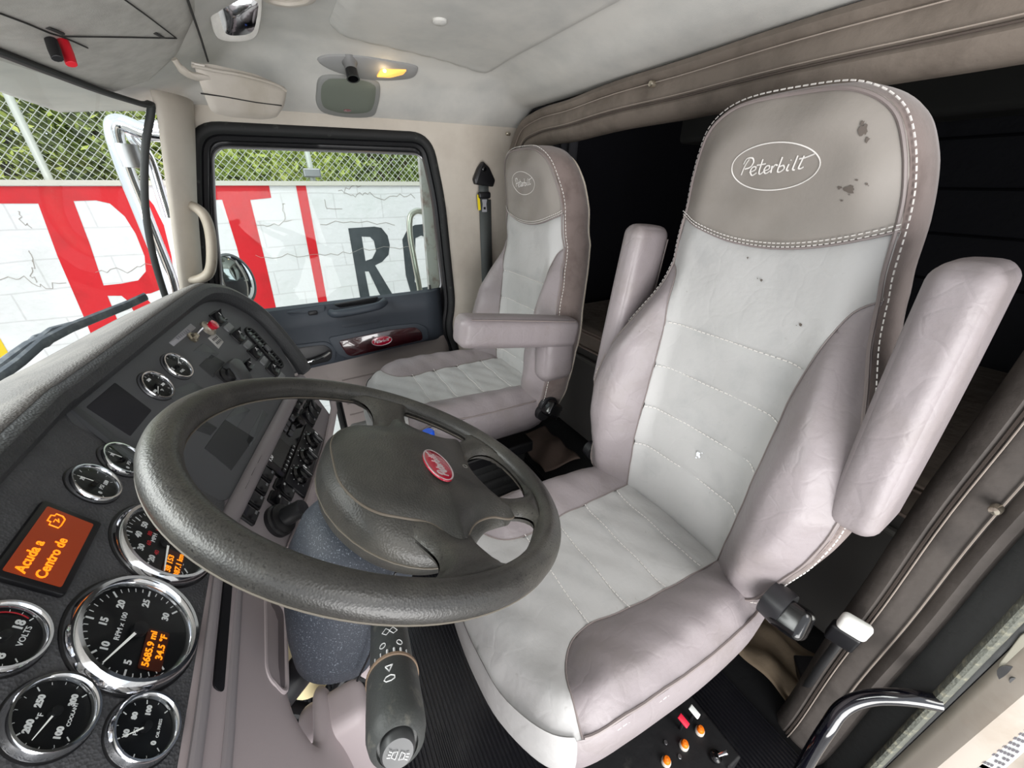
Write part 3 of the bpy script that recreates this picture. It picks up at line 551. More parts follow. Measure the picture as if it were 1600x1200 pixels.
quilt = mat('beige_quilt', (150, 138, 128), .8, bump=[(30, .5, .006)], mottle=((124, 112, 102), 8, .45, .7))
G().box(WORLD, (.8, -1.70, .63), (1.9, 1.06, .12)).obj('mattress', quilt, lb, bevel=.03)
for z in (.585, .66, .675): G().tube([(-.1, -1.165, z), (1.7, -1.165, z)], .004, 6).obj('piping', mat('quilt_piping', (176, 158, 148), .7), lb)
G().tube([(-.1, -1.21, .5), (1.7, -1.21, .5)], .012, 8).obj('edge_rail', mat('bunk_rail', (110, 108, 104), .5), lb)
# curtain: black folds at the passenger side of the opening and behind the driver seat
def curtain(x0, x1, y, zt, zb, folds, amp, m, label, slant=0.):
    g = G().sheet(lambda a, b: A([x0+(x1-x0)*a+slant*b, y+amp*math.sin(a*folds*6.283)+.01*math.sin(b*5+a*9), zt+(zb-zt)*b]), folds*10+1, 12); return tag(g.obj('sleeper_curtain', m, None, solid=.003), label, 'curtain', 'sleeper curtains')
curtain(1.36, 1.66, -1.03, 1.5, .62, 5, .022, mat('curtain_grey_black', (46, 46, 50), .9, bump=[(200, .3, .001)]), 'dark gathered curtain bunched beside the passenger seat headrest')
curtain(-.36, -.02, -1.02, 1.5, .05, 4, .02, dark, 'black gathered curtain behind the driver seat, next to the padded side trim')
# padded trim round the sleeper opening
ot = thing('sleeper_opening_trim', 'padded taupe leather trim running round the sleeper opening, with snap buttons', 'padded trim', (.8, -.92, 1.5))
prof = [(.050, -.03), (.052, -.01), (.045, .006), (.034, .011), (.024, .007), (.019, .001), (.004, .003), (-.012, .004), (-.022, .003), (-.026, .000), (-.036, .004), (-.052, .0), (-.066, -.014), (-.070, -.035), (-.062, -.05)]
path = spline([(.045, -.885, -.01), (.04, -.885, .5), (.035, -.89, 1.0), (.03, -.905, 1.36), (.10, -.925, 1.50), (.25, -.925, 1.525), (.8, -.925, 1.522), (1.3, -.93, 1.512), (1.55, -.93, 1.497), (1.655, -.93, 1.43), (1.69, -.93, 1.32), (1.70, -.93, 1.1), (1.70, -.93, .6), (1.70, -.93, .02)], 10, False)
cen = A([.87, -.93, .85]); rings = []
for i, p in enumerate(path):
    T = nrm(path[min(i+1, len(path)-1)]-path[max(i-1, 0)]); N_ = nrm(A([0, 1, 0])-T*T[1]); O_ = np.cross(T, N_); O_ = O_ if O_@(p-cen) > 0 else -O_
    wv = .004*math.sin(i*.7)+.003*math.sin(i*.31+1); rings.append([p+O_*(a*1.0+wv*.4)+N_*b*1.35 for a, b in prof])
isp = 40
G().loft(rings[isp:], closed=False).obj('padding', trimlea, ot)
G().loft(rings[:isp+1], closed=False).obj('side_padding', mat('shaded_side_padding', (92, 86, 82), .6, bump=[(14, .5, .01), (60, .35, .003), (420, .25, .0006)], mottle=((74, 69, 66), 9, .45, .7), spec=.25), ot, label='padding along the near side of the opening, coloured darker for shade')  # near upright of the same trim, shade put into a darker colour
def along(off, nn, dash=0, r=.001, m=None, name='stitching'):
    g = G(); pp = []
    for i, p in enumerate(path):
        T = nrm(path[min(i+1, len(path)-1)]-path[max(i-1, 0)]); N_ = nrm(A([0, 1, 0])-T*T[1]); O_ = np.cross(T, N_); O_ = O_ if O_@(p-cen) > 0 else -O_
        wv = .004*math.sin(i*.7)+.003*math.sin(i*.31+1); pp.append(p+O_*(off+wv*.4)+N_*(nn*1.35+.001))
    g.tube(pp, r, 5); return g.obj(name, m, ot)
along(-.022, .0065, r=.0012, m=mat('trim_thread', (168, 156, 146), .7)); along(-.028, .003, r=.0022, m=mat('seam_brown', (86, 76, 70), .8), name='trim_seam'); along(.016, .004, r=.0014, m=mat('trim_thread', (168, 156, 146), .7))
for u, v, yy in ((1018, 131, -.912), (793, 209, -.905), (1555, 797, -.868)):
    p = at(u, v, 'y', yy); G().lathe(Fr(p, (1, 0, 0), (0, 0, 1)).at(0, 0), [(.0075, .01), (.0075, -.003), (.006, -.006), (.0, -.007)], 18, cap0=False, cap1=False).obj('snap_button', mat('snap_brass', (214, 205, 188), .2, .9), ot)
# door pillar, sill and sleeper side seen in the lower corner
jm = thing('door_pillar', 'cream painted door jamb with latch striker, stickers and rubber weatherstrip in the near corner', 'door jamb', (-.15, -.85, 0), kind='structure')
cream = mat('cream_cab_paint', (170, 161, 151), .4, bump=[(20, .1, .003)], mottle=((150, 137, 122), 7, .5, .75), wear=((140, 104, 74), 16, .68, .76), coat=.2)
G().sheet(lambda a, b: A([-.075-.30*a, -.862-.0*a+.02*math.exp(-((a-.12)/.08)**2), -.2+b*1.5]), 26, 30).obj('jamb_panel', cream, jm, solid=.004)
G().sheet(lambda a, b: A([.012-.085*a, -.93+.07*a+.018*math.sin(math.pi*a), -.05+b*1.4]), 12, 20).obj('jamb_lining', mat('dark_grey_lining', (66, 67, 67), .7, bump=[(60, .4, .004)]), jm, solid=.004)
jx = lambda z: -.050-.010*(1.3-z)
G().tube([(jx(z), -.846, z) for z in np.linspace(-.1, 1.35, 30)], .009, 10, rb=.013).obj('weatherstrip', mat('worn_weatherstrip', (92, 94, 86), .75, bump=[(150, .8, .004)], mottle=((128, 126, 110), 60, .5, .65)), jm)
JF = Fr((0, -.858, 0), (-1, 0, 0), (0, 0, 1)); sm = mat('striker_recess_paint', (176, 172, 158), .45)
q = roundpoly([JF.px(u, v) for u, v in ((1558, 1040), (1600, 985), (1680, 1000), (1690, 1080), (1600, 1092), (1575, 1080))], .012, 5); G().prism(JF, q, -.004, .003, .002).obj('striker_plate', sm, jm)
p = JF.p(*JF.px(1600, 1066)); G().lathe(Fr(p, (-1, 0, 0), (0, 0, 1)), [(.026, -.001), (.026, .006), (.014, .007), (.012, .012), (.0, .012)], 24, cap1=False).obj('striker_bolt', steel, jm)
q = roundpoly([JF.px(u, v) for u, v in ((1530, 1072), (1548, 1064), (1590, 1090), (1575, 1104))], .006, 5); G().prism(JF, q, -.002, .003, .002).obj('jamb_slot', mat('slot_grey', (120, 122, 112), .6), jm)
stick = mat('sticker_paper', (206, 208, 208), .6); ink = mat('sticker_ink', (110, 106, 112), .7)
for C4 in (((1548, 1102), (1640, 1140), (1560, 1210), (1486, 1180)), ((1484, 1168), (1560, 1205), (1520, 1260), (1430, 1240))):
    q = [JF.px(u, v, .003) for u, v in C4]; s_ = G().prism(JF, q, .001, .004).obj('sticker', stick, jm, smooth=False); Q = A(q); g = G()
    for r_ in range(9):
        for k in range(13):
            if random.random() < .2: continue
            a0 = .07+k*.068; b0 = .1+r_*.095; w0 = .05; f = lambda a, b: Q[0]*(1-a)*(1-b)+Q[1]*a*(1-b)+Q[2]*a*b+Q[3]*(1-a)*b
            g.add([JF.p(*f(a, b), .0048) for a, b in ((a0, b0), (a0+w0, b0), (a0+w0, b0+.045), (a0, b0+.045))], [(0, 1, 2, 3)])
    g.obj('printed_lines', ink, s_, smooth=False)
# black tubular grab rail by the door sill
gr = thing('black_grab_rail', 'glossy black bent tube grab rail rising beside the door sill', 'grab rail', (.0, -.7, .2))
hp = [at(1466, 1098, 'y', -.84), at(1420, 1090, 'y', -.81), at(1360, 1090, 'y', -.78), at(1318, 1106, 'y', -.75), at(1292, 1140, 'y', -.72), at(1262, 1188, 'y', -.70), at(1225, 1260, 'y', -.68)]
G().tube(spline(hp, 8, False), .0135, 16).obj('rail_tube', mat('gloss_black_paint', (14, 14, 22), .12, coat=1.), gr)
# things on the floor behind the driver seat
# ------------------------------------------------------------------ seats
def rbox(g, fr, c, d, r, k=4, m=6, puff=0., fn=None):
    """soft box: rounded edges of radius r, faces swollen by puff"""
    h = A(d, float)/2; r = min(r, *(h*.98)); c = A(c, float)
    def ax(H): return np.concatenate([-H+r*(1-np.cos(np.linspace(0, math.pi/2, k+1)[:-1]*.999)), np.linspace(-H+r, H-r, m+1), (H-r*(1-np.cos(np.linspace(0, math.pi/2, k+1)[:-1])))[::-1]])
    for a in range(3):
        b, e = (a+1) % 3, (a+2) % 3; U_, V_ = ax(h[b]), ax(h[e])
        for sg in (-1, 1):
            vs = []
            for x in U_:
                for y in V_:
                    p = np.zeros(3); p[a] = sg*h[a]; p[b] = x; p[e] = y; inn = np.clip(p, -(h-r), h-r); q = p-inn; L_ = np.linalg.norm(q); o = inn+q/L_*r if L_ > 0 else p
                    if puff: o[a] += sg*puff*(1-(x/h[b])**2)*(1-(y/h[e])**2)
                    if fn is not None: o = fn(o)
                    vs.append(fr.p(*(o+c)))
            n2 = len(V_); g.add(vs, [tuple(q_ if sg*1 > 0 else q_ for q_ in (i*n2+j, (i+1)*n2+j, (i+1)*n2+j+1, i*n2+j+1)) for i in range(len(U_)-1) for j in range(n2-1)])
    return g
def weld(o, d=.00005):
    bm = bmesh.new(); bm.from_mesh(o.data); bmesh.ops.remove_doubles(bm, verts=bm.verts, dist=d); bmesh.ops.recalc_face_normals(bm, faces=bm.faces); bm.to_mesh(o.data); bm.free()
    o.data.polygons.foreach_set('use_smooth', [True]*len(o.data.polygons)); return o
SX = .43
HW = [(.21, .540), (.248, .59), (.268, .66), (.287, .73), (.297, .82), (.288, .90), (.260, .975), (.226, 1.05), (.203, 1.11), (.191, 1.17), (.183, 1.24), (.174, 1.30), (.160, 1.35), (.138, 1.39), (.10, 1.415), (.05, 1.425)]
bo = spline([(-a, b) for a, b in HW]+[(a, b) for a, b in HW[::-1]], 5, False); OUT = A(bo)[::-1] if area2(A(bo)) < 0 else A(bo)
OUTs = OUT[::3]
def yback(u, z, e):
    y = interp(z, [.56, .70, .85, 1.0, 1.15, 1.25, 1.33, 1.42], [-.690, -.708, -.724, -.738, -.756, -.758, -.742, -.712])
    B = interp(z, [.56, .62, .70, .82, .95, 1.08, 1.15], [.045, .07, .088, .092, .07, .026, 0.])
    y = y+B*smooth01((np.abs(u)-.115)/.095)-interp(z, [.6, .9, 1.1], [.010, .006, 0])*(1-(np.clip(np.abs(u), 0, .15)/.15)**2)
    return y-(.034-.018*smooth01((z-1.05)/.15))*(1-smooth01(e/.06))**1.3*smooth01((z-.57)/.10)+.010*smooth01((z-1.08)/.12)
BS = [(.1965, 1.145), (.172, 1.122), (.160, 1.075), (.150, 1.0), (.147, .92), (.147, .8), (.146, .68), (.140, .541)]
QL = [1.02, .915, .805, .695]; QC = [-.635, -.525, -.425, -.335]
def blift(puff, ql=False, cx=SX, w=.014):
    def f(V, d):
        u, z = V[:, 0], V[:, 1]; e = pdist(V, OUTs); y = yback(u, z, e)+puff*(1-np.exp(-d/w))
        if ql:
            for q in QL: y -= .0045*np.exp(-((z-q)/.006)**2)
            y += .0016*np.sin(u*37+z*11)*np.sin(z*29)
        else: y += .0012*np.sin(u*50+z*35)+.001*np.sin(z*70+u*20)
        return np.stack([cx+u, y, z], 1)
    return f
def side_pts(pts, sg): return [(sg*a, b) for a, b in pts]
def outl_between(z0, z1, sg):
    P = OUT[(np.sign(OUT[:, 0]) == sg)]; P = P[(P[:, 1] > z0) & (P[:, 1] < z1)]; return [tuple(p) for p in P[np.argsort(P[:, 1])]]
def stitch(g, pts, r=.0011, dash=.007, gap=.0035):
    P = A(pts, float); L_ = np.concatenate([[0], np.cumsum(np.linalg.norm(P[1:]-P[:-1], axis=1))]); s = 0
    at_ = lambda t: A([np.interp(t, L_, P[:, i]) for i in range(3)])
    while s < L_[-1]: e = min(s+dash, L_[-1]); g.tube([at_(s), at_(e)], r, 4); s = e+gap
def make_seat(cx, name, label, step, group=None, fine=True):
    t = thing(name, label, 'seat', (cx, -.45, .0), group)
    seamz = lambda u: 1.243-.042*(1-(u/.184)**2)
    # backrest assembly: boxing body, then the sewn panels
    rings = []
    for dy, ins in ((0, 0), (-.012, -.004), (-.035, -.007), (-.065, -.007), (-.09, -.003), (-.105, .01), (-.112, .03)):
        P = inset(OUT, ins) if ins else OUT; e0 = yback(OUT[:, 0], OUT[:, 1], np.zeros(len(OUT))); rings.append([(cx+a, y+dy, z) for (a, z), y in zip(P, e0)])
    back = G().loft(rings, cap1=True).obj('backrest', suede, t, sharp=60, label='worn brownish boxing round the backrest')
    sp_ = [(a, seamz(a)) for a in np.linspace(-.1838, .1838, 25)]
    top = [tuple(p) for p in OUT if p[1] > seamz(p[0])+.001]
    top = sorted(top, key=lambda p: math.atan2(p[1]-1.25, p[0]))
    G().patch(sp_+top, blift(.009, cx=cx), step).obj('headrest_cover', leatherH, back, sharp=70, label='taupe headrest panel with an embroidered name')
    for sg in (-1, 1):
        pts = spline(BS, 5, False); q = side_pts(pts, sg)+outl_between(.542, 1.143, sg)
        G().patch(q, blift(.014, cx=cx, w=.02), step).obj('side_bolster', leatherM, back, sharp=70)
    Ls = [(a, b) for a, b in spline(BS, 5, False)]
    q = [(a, b) for a, b in Ls[::-1]]+outl_between(1.148, 1.238, 1)+sp_[::-1]+outl_between(1.148, 1.238, -1)[::-1]+[(-a, b) for a, b in Ls]
    G().patch(q, blift(.008, True, cx=cx), step).obj('center_panel', leatherL, back, sharp=70, label='pale quilted centre panel')
    r5 = rings[5]; G().tube([tuple(A(p)+A([0, -.001, 0])) for p in r5], .0032, 6, True, rb=.004).obj('fleece_edge', mat('fleece_edge', (196, 186, 172), .9, bump=[(300, 1., .003)]), back)
    up = blift(.0, cx=cx); LT = lambda P, off: [tuple(A(p)+A([0, off, 0])) for p in up(A(P, float), np.zeros(len(P)))]
    gp = G(); ring = LT([tuple(p) for p in inset(OUT, .003)], .0035); gp.tube(ring, .0028, 6, True)
    gp.tube(LT(spline(BS, 5, False), .002), .0014, 5); gp.tube(LT([(-a, b) for a, b in spline(BS, 5, False)], .002), .0014, 5); gp.tube(LT(sp_, .0025), .0022, 5); gp.obj('piping', pipingm, back)
    if fine:
        gs = G(); stitch(gs, LT([tuple(p) for p in inset(OUT, -.006)], -.004)); stitch(gs, LT([(a, b+.009) for a, b in sp_], .0085), .0009, .005, .003); stitch(gs, LT([(a, b+.003) for a, b in sp_], .006), .0009, .005, .003)
        for z in QL: stitch(gs, LT([(a, z) for a in np.linspace(-.143, .143, 24)], .0068))
        gs.obj('stitching', thread, back)
    bfr = Fr((cx+.0, -.75, 1.327), (1, 0, 0), (0, 0, 1)); lf = blift(.0092, cx=cx)
    def on(X, Y, off=.0): p = lf(A([[X, 1.327+Y]]), A([.05]))[0]; return p+A([0, .0012, 0])
    g = Fr((cx, -.73, 1.327), (-1, 0, 0), (0, 0, 1))
    badge(g, .071, .034, thread, back, lift=lambda X, Y: on(-X, Y), th=.014, name='embroidered_name', rot=0)
    # cushion
    CH = [(.235, -.742), (.256, -.64), (.264, -.50), (.262, -.38), (.256, -.28), (.240, -.218), (.20, -.178), (.12, -.150), (.04, -.141)]
    co_ = spline([(-a, b) for a, b in CH]+[(a, b) for a, b in CH[::-1]], 5, False); CO = A(co_)[::-1] if area2(A(co_)) < 0 else A(co_); COs = CO[::3]
    def zcush(u, y, e):
        z = interp(y, [-.72, -.6, -.45, -.3, -.2, -.13], [.545, .548, .555, .562, .556, .54]); z = z+.030*smooth01((np.abs(u)-.10)/.11)*interp(y, [-.72, -.6, -.3, -.2], [.7, 1, 1, .5]); return z-.030*(1-smooth01(e/.05))**1.5*smooth01((y+.735)/.06)
    def clift(puff, ql=False, w=.016):
        def f(V, d):
            u, y = V[:, 0], V[:, 1]; z = zcush(u, y, pdist(V, COs))+puff*(1-np.exp(-d/w))
            if ql:
                for q in QC: z -= .004*np.exp(-((y-q)/.006)**2)
            z += .0018*np.sin(u*31+y*23)*np.sin(y*41-u*17)+.0012*np.sin(u*60-y*80)
            return np.stack([cx+u, y, z], 1)
        return f
    CS = spline([(.142, -.743), (.138, -.60), (.134, -.50), (.128, -.41), (.118, -.345), (.130, -.285), (.175, -.243), (.243, -.226)], 5, False)
    e0 = zcush(CO[:, 0], CO[:, 1], np.zeros(len(CO))); rings = []
    for dz, ins in ((0, 0), (-.012, -.006), (-.04, -.010), (-.075, -.008), (-.105, .0), (-.125, .02), (-.13, .05)):
        P = inset(CO, ins) if ins else CO; rings.append([(cx+a, y, z+dz) for (a, y), z in zip(P, e0)])
    cush = G().loft(rings, cap1=True).obj('cushion', leatherM, t, sharp=60)
    for sg in (-1, 1):
        S_ = [(sg*a, b) for a, b in CS]; O_ = [tuple(p) for p in CO if np.sign(p[0]) == sg and -.741 < p[1] < -.228]; O_.sort(key=lambda p: -p[1])
        G().patch(S_+O_, clift(.012, w=.02), step).obj('thigh_bolster', leatherM, cush, sharp=70)
    fr_ = [tuple(p) for p in CO if p[1] > -.224]; fr_.sort(key=lambda p: p[0])
    q = [(-a, b) for a, b in CS]+fr_+[(a, b) for a, b in CS[::-1]]
    G().patch(q, clift(.008, True), step).obj('center_panel', leatherL, cush, sharp=70, label='pale quilted centre panel')
    upc = clift(0.); LC = lambda P, off: [tuple(A(p)+A([0, 0, off])) for p in upc(A(P, float), np.zeros(len(P)))]
    fr2 = [k for k in range(len(CO)) if CO[k][1] > -.226]; fr2.sort(key=lambda k: CO[k][0])
    ap = [[tuple(A(r[k])+A([0, .0015, 0])+A([(CO[k][0])*.008, 0, 0])) for k in fr2] for r in rings]; G().loft([LC([tuple(CO[k]*.985) for k in fr2], .006)]+ap, closed=False).obj('front_apron', leatherL, cush, sharp=80)
    io = inset(CO, .002); sd = [[tuple(p) for p in io if p[1] < -.222 and p[0]*sg > 0] for sg in (1, -1)]
    for q_ in sd: q_.sort(key=lambda p: p[1])
    gp = G(); gp.tube(LC(sd[0], .002), .0028, 6); gp.tube(LC(sd[1], .002), .0028, 6); gp.tube(LC(CS, .001), .0016, 5); gp.tube(LC([(-a, b) for a, b in CS], .001), .0016, 5); gp.obj('piping', pipingm, cush)
    if fine:
        gs = G(); [stitch(gs, [tuple(A(p)+A([.006*(1 if p[0] > cx else -1), 0, -.012])) for p in LC(q_, 0)]) for q_ in sd]
        for y in QC: w_ = .132 if y < -.4 else .118; stitch(gs, LC([(a, y) for a in np.linspace(-w_, w_, 22)], .0062))
        gs.obj('stitching', thread, cush)
    # metalwork below
    g = G().box(WORLD, (cx, -.46, .405), (.40, .42, .05)).obj('seat_pan', blackp, t, bevel=.01)
    g = G()
    for k in range(5): rbox(g, WORLD, (cx, -.47, .16+k*.048), (.36-.01*(k % 2), .36, .052), .018, 3, 2)
    weld(g.obj('suspension_bellows', blackr, t))
    b = G().box(WORLD, (cx-.03, -.475, .058), (.62, .37, .124)).obj('base_box', mat('scuffed_black_metal', (24, 24, 26), .45, bump=[(40, .3, .003)], mottle=((60, 58, 56), 18, .6, .75)), t, bevel=.006)
    for sg in (-1, 1):
        kf = Fr((cx+sg*.262, -.655, .60), (0, 0, 1), (0, 1, 0)) if sg > 0 else Fr((cx-.262, -.655, .60), (0, 1, 0), (0, 0, 1))
        kg = G().lathe(kf, [(.024, -.02), (.026, .0), (.026, .006), (.020, .008)], 24).obj('hinge_plate', blackp, t)
    return t, b
dseat, dbase = make_seat(SX, 'captain_chair', 'pale grey leather driver seat with taupe headrest, nearest the open door, chips on its headrest', .0085, 'matching air-ride seats')
pseat = None
gray = []
pseat = copy_tree(dseat); pseat['label'] = 'pale grey leather passenger seat beyond the steering wheel, beside the far door'; pseat.location = pseat.location+Vector((.813, 0, -.02))
def armrest(parent, fr, d, label=None, piv=True):
    g = G(); w = weld(rbox(g, fr, (0, 0, 0), d, .022, 5, 10, .004).obj('armrest', leatherM, parent, sharp=80, label=label))
    x, y, z = d[0]/2-.004, d[1]/2-.004, d[2]/2-.004
    gp = G()
    for sx in (-1, 1): gp.tube(spline([fr.p(sx*x*.97, -y*.9, z*.98), fr.p(sx*x, 0, z*1.0), fr.p(sx*x*.97, y*.9, z*.98)], 8, False), .002, 6)
    gp.obj('piping', pipingm, w); return w
# driver armrests folded up beside the backrest
armrest(dseat, Fr((.137, -.715, 1.02), (1, .06, -.05), (.065, -.02, 1)), (.066, .40, .115), 'raised armrest with a tan scuff near its top')
armrest(dseat, Fr((.722, -.745, 1.0), (1, 0, .03), (-.05, -.10, 1)), (.06, .43, .11))
armrest(pseat, Fr((.945, -.545, .915), (1, .0, .0), (0, 1, .17)), (.078, .40, .088), 'folded down armrest')
[o for o in pseat.children if o.name.startswith('cushion')][0].location = (0, .03, .10)
pv = G(); rbox(pv, WORLD, (.965, -.69, .80), (.075, .13, .17), .035, 5, 4, .004); weld(pv.obj('armrest_pivot_cover', leatherM, pseat))
# recliner knob on the near side of the driver seat, and its twin
def knob(parent, c):
    kf = Fr(c, (0, .75, .66), (.15, -.66, .75)); g = G(); rbox(g, kf, (0, 0, 0), (.060, .058, .058), .014, 4, 2); k = weld(g.obj('recliner_knob', blackg, parent)); q = G()
    for i in range(6): q.tube([kf.p(-.0305, -.022+i*.009, .022), kf.p(-.0305, -.022+i*.009, -.022)], .0018, 6)
    q.obj('grip_rib', blackp, k)
    G().lathe(Fr(A(c)+A([.02, 0, .006]), (0, .8, .6), (0, -.6, .8)), [(.034, -.012), (.036, 0), (.034, .022)], 24).obj('knob_collar', mat('knob_collar_grey', (34, 34, 37), .4), k)
knob(dseat, (.128, -.640, .612)); knob(pseat, (.955, -.68, .60))
# chips and scuffs on the driver seat
bl_ = blift(.0095, cx=SX); bp = [o for o in dseat.children if o.name.startswith('backrest')][0]
def chip(u, v, size, n, m, seed, par=bp, sx=1., label=None):
    rng = np.random.default_rng(seed); p = at(u, v, 'y', -.745); g = G(); lf = blift(.0102, cx=SX)
    for k in range(n):
        ox, oz = rng.normal(size=2)*size*(.0 if k == 0 else 1.1); s = size*(1 if k == 0 else rng.uniform(.15, .45)); P = [(p[0]-SX+ox+s*sx*r*math.cos(a), p[2]+oz+s*r*math.sin(a)) for a, r in zip(np.linspace(0, 6.28, 12)[:-1], rng.uniform(.45, 1.1, 11))]
        V = lf(A(P), np.full(11, .05)); g.add(V, [tuple(range(11))])
    return g.obj('surface_chip', m, par, smooth=False, label=label)
cm = mat('bare_chip_grey', (96, 88, 82), .9); chip(1364, 205, .010, 4, cm, 3, sx=.6); chip(1336, 295, .007, 6, cm, 5, sx=1.4); chip(1362, 288, .002, 2, cm, 6); chip(1254, 507, .0035, 2, cm, 8); chip(1192, 438, .0028, 2, cm, 9); chip(1172, 402, .002, 2, cm, 10)
wm = mat('white_scuff', (232, 234, 238), .7); chip(1106, 703, .010, 3, wm, 12, sx=.8, label='white scuff marks'); chip(1001, 652, .004, 4, wm, 13)
# controls on the driver seat base
orange = mat('orange_button', (255, 126, 20), .3, coat=.6)
for k, yy in enumerate((-.612, -.556, -.496)):
    f = Fr((.168, yy, .122), (1, 0, 0), (0, 1, 0)); b = G().lathe(f, [(.0105, -.004), (.0105, .006), (.009, .008)], 24).obj('push_button', mat('button_collar', (214, 206, 196), .4), dbase)
    G().lathe(f, [(.0085, .004), (.0085, .012), (.006, .017), (0, .0185)], 20, cap1=False).obj('button_cap', orange, b)
f = Fr((.148, -.655+.02, .122), (1, 0, 0), (0, 1, 0))
for u, v, m, nm in ((1068, 1126, mat('red_tab', (222, 30, 62), .5), 'red_tab'), (1085, 1112, mat('white_tab', (222, 224, 220), .5), 'white_tab')):
    p = at(u, v, 'z', .16); g = G(); rbox(g, Fr(p, (.2, -1, 0), (1, .2, .3)), (0, 0, 0), (.014, .026, .006), .002, 2, 2); q = weld(g.obj('valve_tab', m, dbase, label=nm.replace('_', ' '))); G().tube([p-A([0, 0, .004]), p-A([0, 0, .04])], .004, 8).obj('tab_stem', blackp, q)
p = at(1118, 1182, 'z', .125); G().lathe(Fr(p, (1, 0, 0), (0, 1, 0)), [(.013, -.002), (.013, .003), (.007, .005), (.005, .008)], 20).obj('toggle_nut', blackg, dbase); G().tube([p, p+A([-.01, -.02, .02])], [.003, .005], 10).obj('toggle_lever', chrome, dbase)
for u, v in ((1062, 1182), (1040, 1160), (1140, 1200)): p = at(u, v, 'z', .123); G().lathe(Fr(p, (1, 0, 0), (0, 1, 0)), [(.005, 0), (.004, .002)], 12).obj('base_screw', steel, dbase)
# passenger belt on the pillar
bt = thing('passenger_seat_belt', 'black seat belt with steel tongue and yellow tag on the far pillar', 'seat belt', (1.70, -.79, 1.37))
BF = Fr((1.700, 0, 0), (0, -1, 0), (0, 0, 1)); bpx = lambda u, v: BF.px(u, v)
G().prism(BF, roundpoly([bpx(u, v) for u, v in ((745, 262), (752, 252), (762, 262), (771, 282), (768, 292), (740, 288), (738, 280))], .006), .0, .022, .006).obj('anchor_cover', blackp, bt)
c_ = bpx(753, 264); G().lathe(BF.at(c_[0], c_[1], .022), [(.010, 0), (.009, .004), (.004, .006)], 20).obj('anchor_bolt', blackg, bt)
def strap(pts, w, par, name='webbing', h=.012):
    g = G(); L_ = [BF.p(x-w/2, y, h) for x, y in pts]; R_ = [BF.p(x+w/2, y, h) for x, y in pts]; g.loft([L_, R_], closed=False); return g.obj(name, mat('belt_webbing', (84, 88, 88), .7, bump=[(600, .5, .0005)]), par, solid=.003)
a, b = bpx(754, 290), bpx(754, 312); strap([(a[0], a[1]), (b[0], b[1])], .045, bt, h=.012)
a, b, c = bpx(757, 312), bpx(760, 420), bpx(765, 600); strap([a, b, c], .056, bt, h=.006)
q = bpx(754, 305); g = G(); rbox(g, BF, (q[0], q[1], .016), (.058, .026, .022), .008, 3, 2); weld(g.obj('belt_buckle_bar', blackp, bt))
q = bpx(754, 320); G().prism(BF, roundpoly([(q[0]-.011, q[1]+.022), (q[0]+.013, q[1]+.022), (q[0]+.009, q[1]+.004), (q[0]+.011, q[1]-.028), (q[0]-.012, q[1]-.028), (q[0]-.008, q[1]+.004)], .003), .018, .0205).obj('belt_tongue', mat('tongue_metal', (176, 176, 182), .4, .2), bt)
G().prism(BF, [(q[0]-.005, q[1]-.018), (q[0]+.005, q[1]-.018), (q[0]+.005, q[1]-.008), (q[0]-.005, q[1]-.008)], .0206, .0212).obj('tongue_slot', blackp, bt)
q = bpx(745, 316); G().prism(BF, roundpoly([(q[0]-.006, q[1]+.03), (q[0]+.005, q[1]+.03), (q[0]+.009, q[1]-.030), (q[0]-.003, q[1]-.032)], .003), .018, .0195).obj('belt_tag', mat('yellow_tag', (240, 214, 20), .6), bt)
# driver belt buckle and latch behind the near side of the driver seat
db = thing('driver_belt_buckle', 'black belt buckle with a white end standing on a stalk behind the driver seat', 'belt buckle', (.09, -.82, .0))
BFd = Fr(at(1330, 985, 'y', -.80), nrm(A([1, .25, .0])), nrm(A([.12, .30, 1])))
g = G(); rbox(g, BFd, (0, .018, 0), (.048, .05, .022), .010, 3, 2); weld(g.obj('buckle_end', mat('white_tape', (232, 232, 226), .6), db))
g = G(); rbox(g, BFd, (.004, -.035, 0), (.048, .06, .022), .006, 3, 2); weld(g.obj('buckle_body', blackp, db)); G().tube([BFd.p(.003, -.06, 0), BFd.p(0, -.2, -.0), BFd.p(-.01, -.46, 0)], .008, 8, rb=.003).obj('buckle_stalk', steel, db)
wbs = thing('belt_retractor', 'black webbing stack and bracket lying on the floor behind the driver seat', 'belt retractor', (.12, -.78, .0))
p = at(1265, 1060, 'z', .10); RF = Fr(p, (.7, -.7, 0), (.2, .3, .9)); g = G(); rbox(g, RF, (0, 0, 0), (.07, .09, .05), .006, 3, 2); weld(g.obj('retractor_housing', blackp, wbs)); g = G()
for k in range(6): g.tube(spline([RF.p(-.02+k*.008, .035-.002*k, .027), RF.p(-.018+k*.008, .01, .029), RF.p(-.021+k*.008, -.03, .027)], 4, False), .0012, 5)
g.obj('webbing_edges', mat('webbing_highlight', (130, 130, 134), .6), wbs)
p = at(1275, 1090, 'z', .05); G().tube([p+A([-.02, .02, 0]), p, p+A([.02, 0, .02])], .006, 8).obj('retractor_bolt', chrome, wbs)
rg = thing('floor_rag', 'crumpled beige rag lying on the cab floor behind the driver seat', 'rag', tuple(at(1215, 1010, 'z', .02)))
c_ = at(1218, 1030, 'z', .015); rng = np.random.default_rng(4)
G().sheet(lambda a, b: c_+A([(a-.5)*.26, (b-.5)*.2, .02+.016*math.sin(a*9+b*4)+.012*math.sin(b*13-a*5)]), 24, 20).obj('rag_cloth', mat('beige_rag', (128, 112, 92), .9, bump=[(60, .5, .003)]), rg, solid=.003)
rg2 = thing('floor_cover', 'brown crumpled cover on the dark floor between the two seats', 'floor cover', tuple(at(855, 690, 'z', .05)))
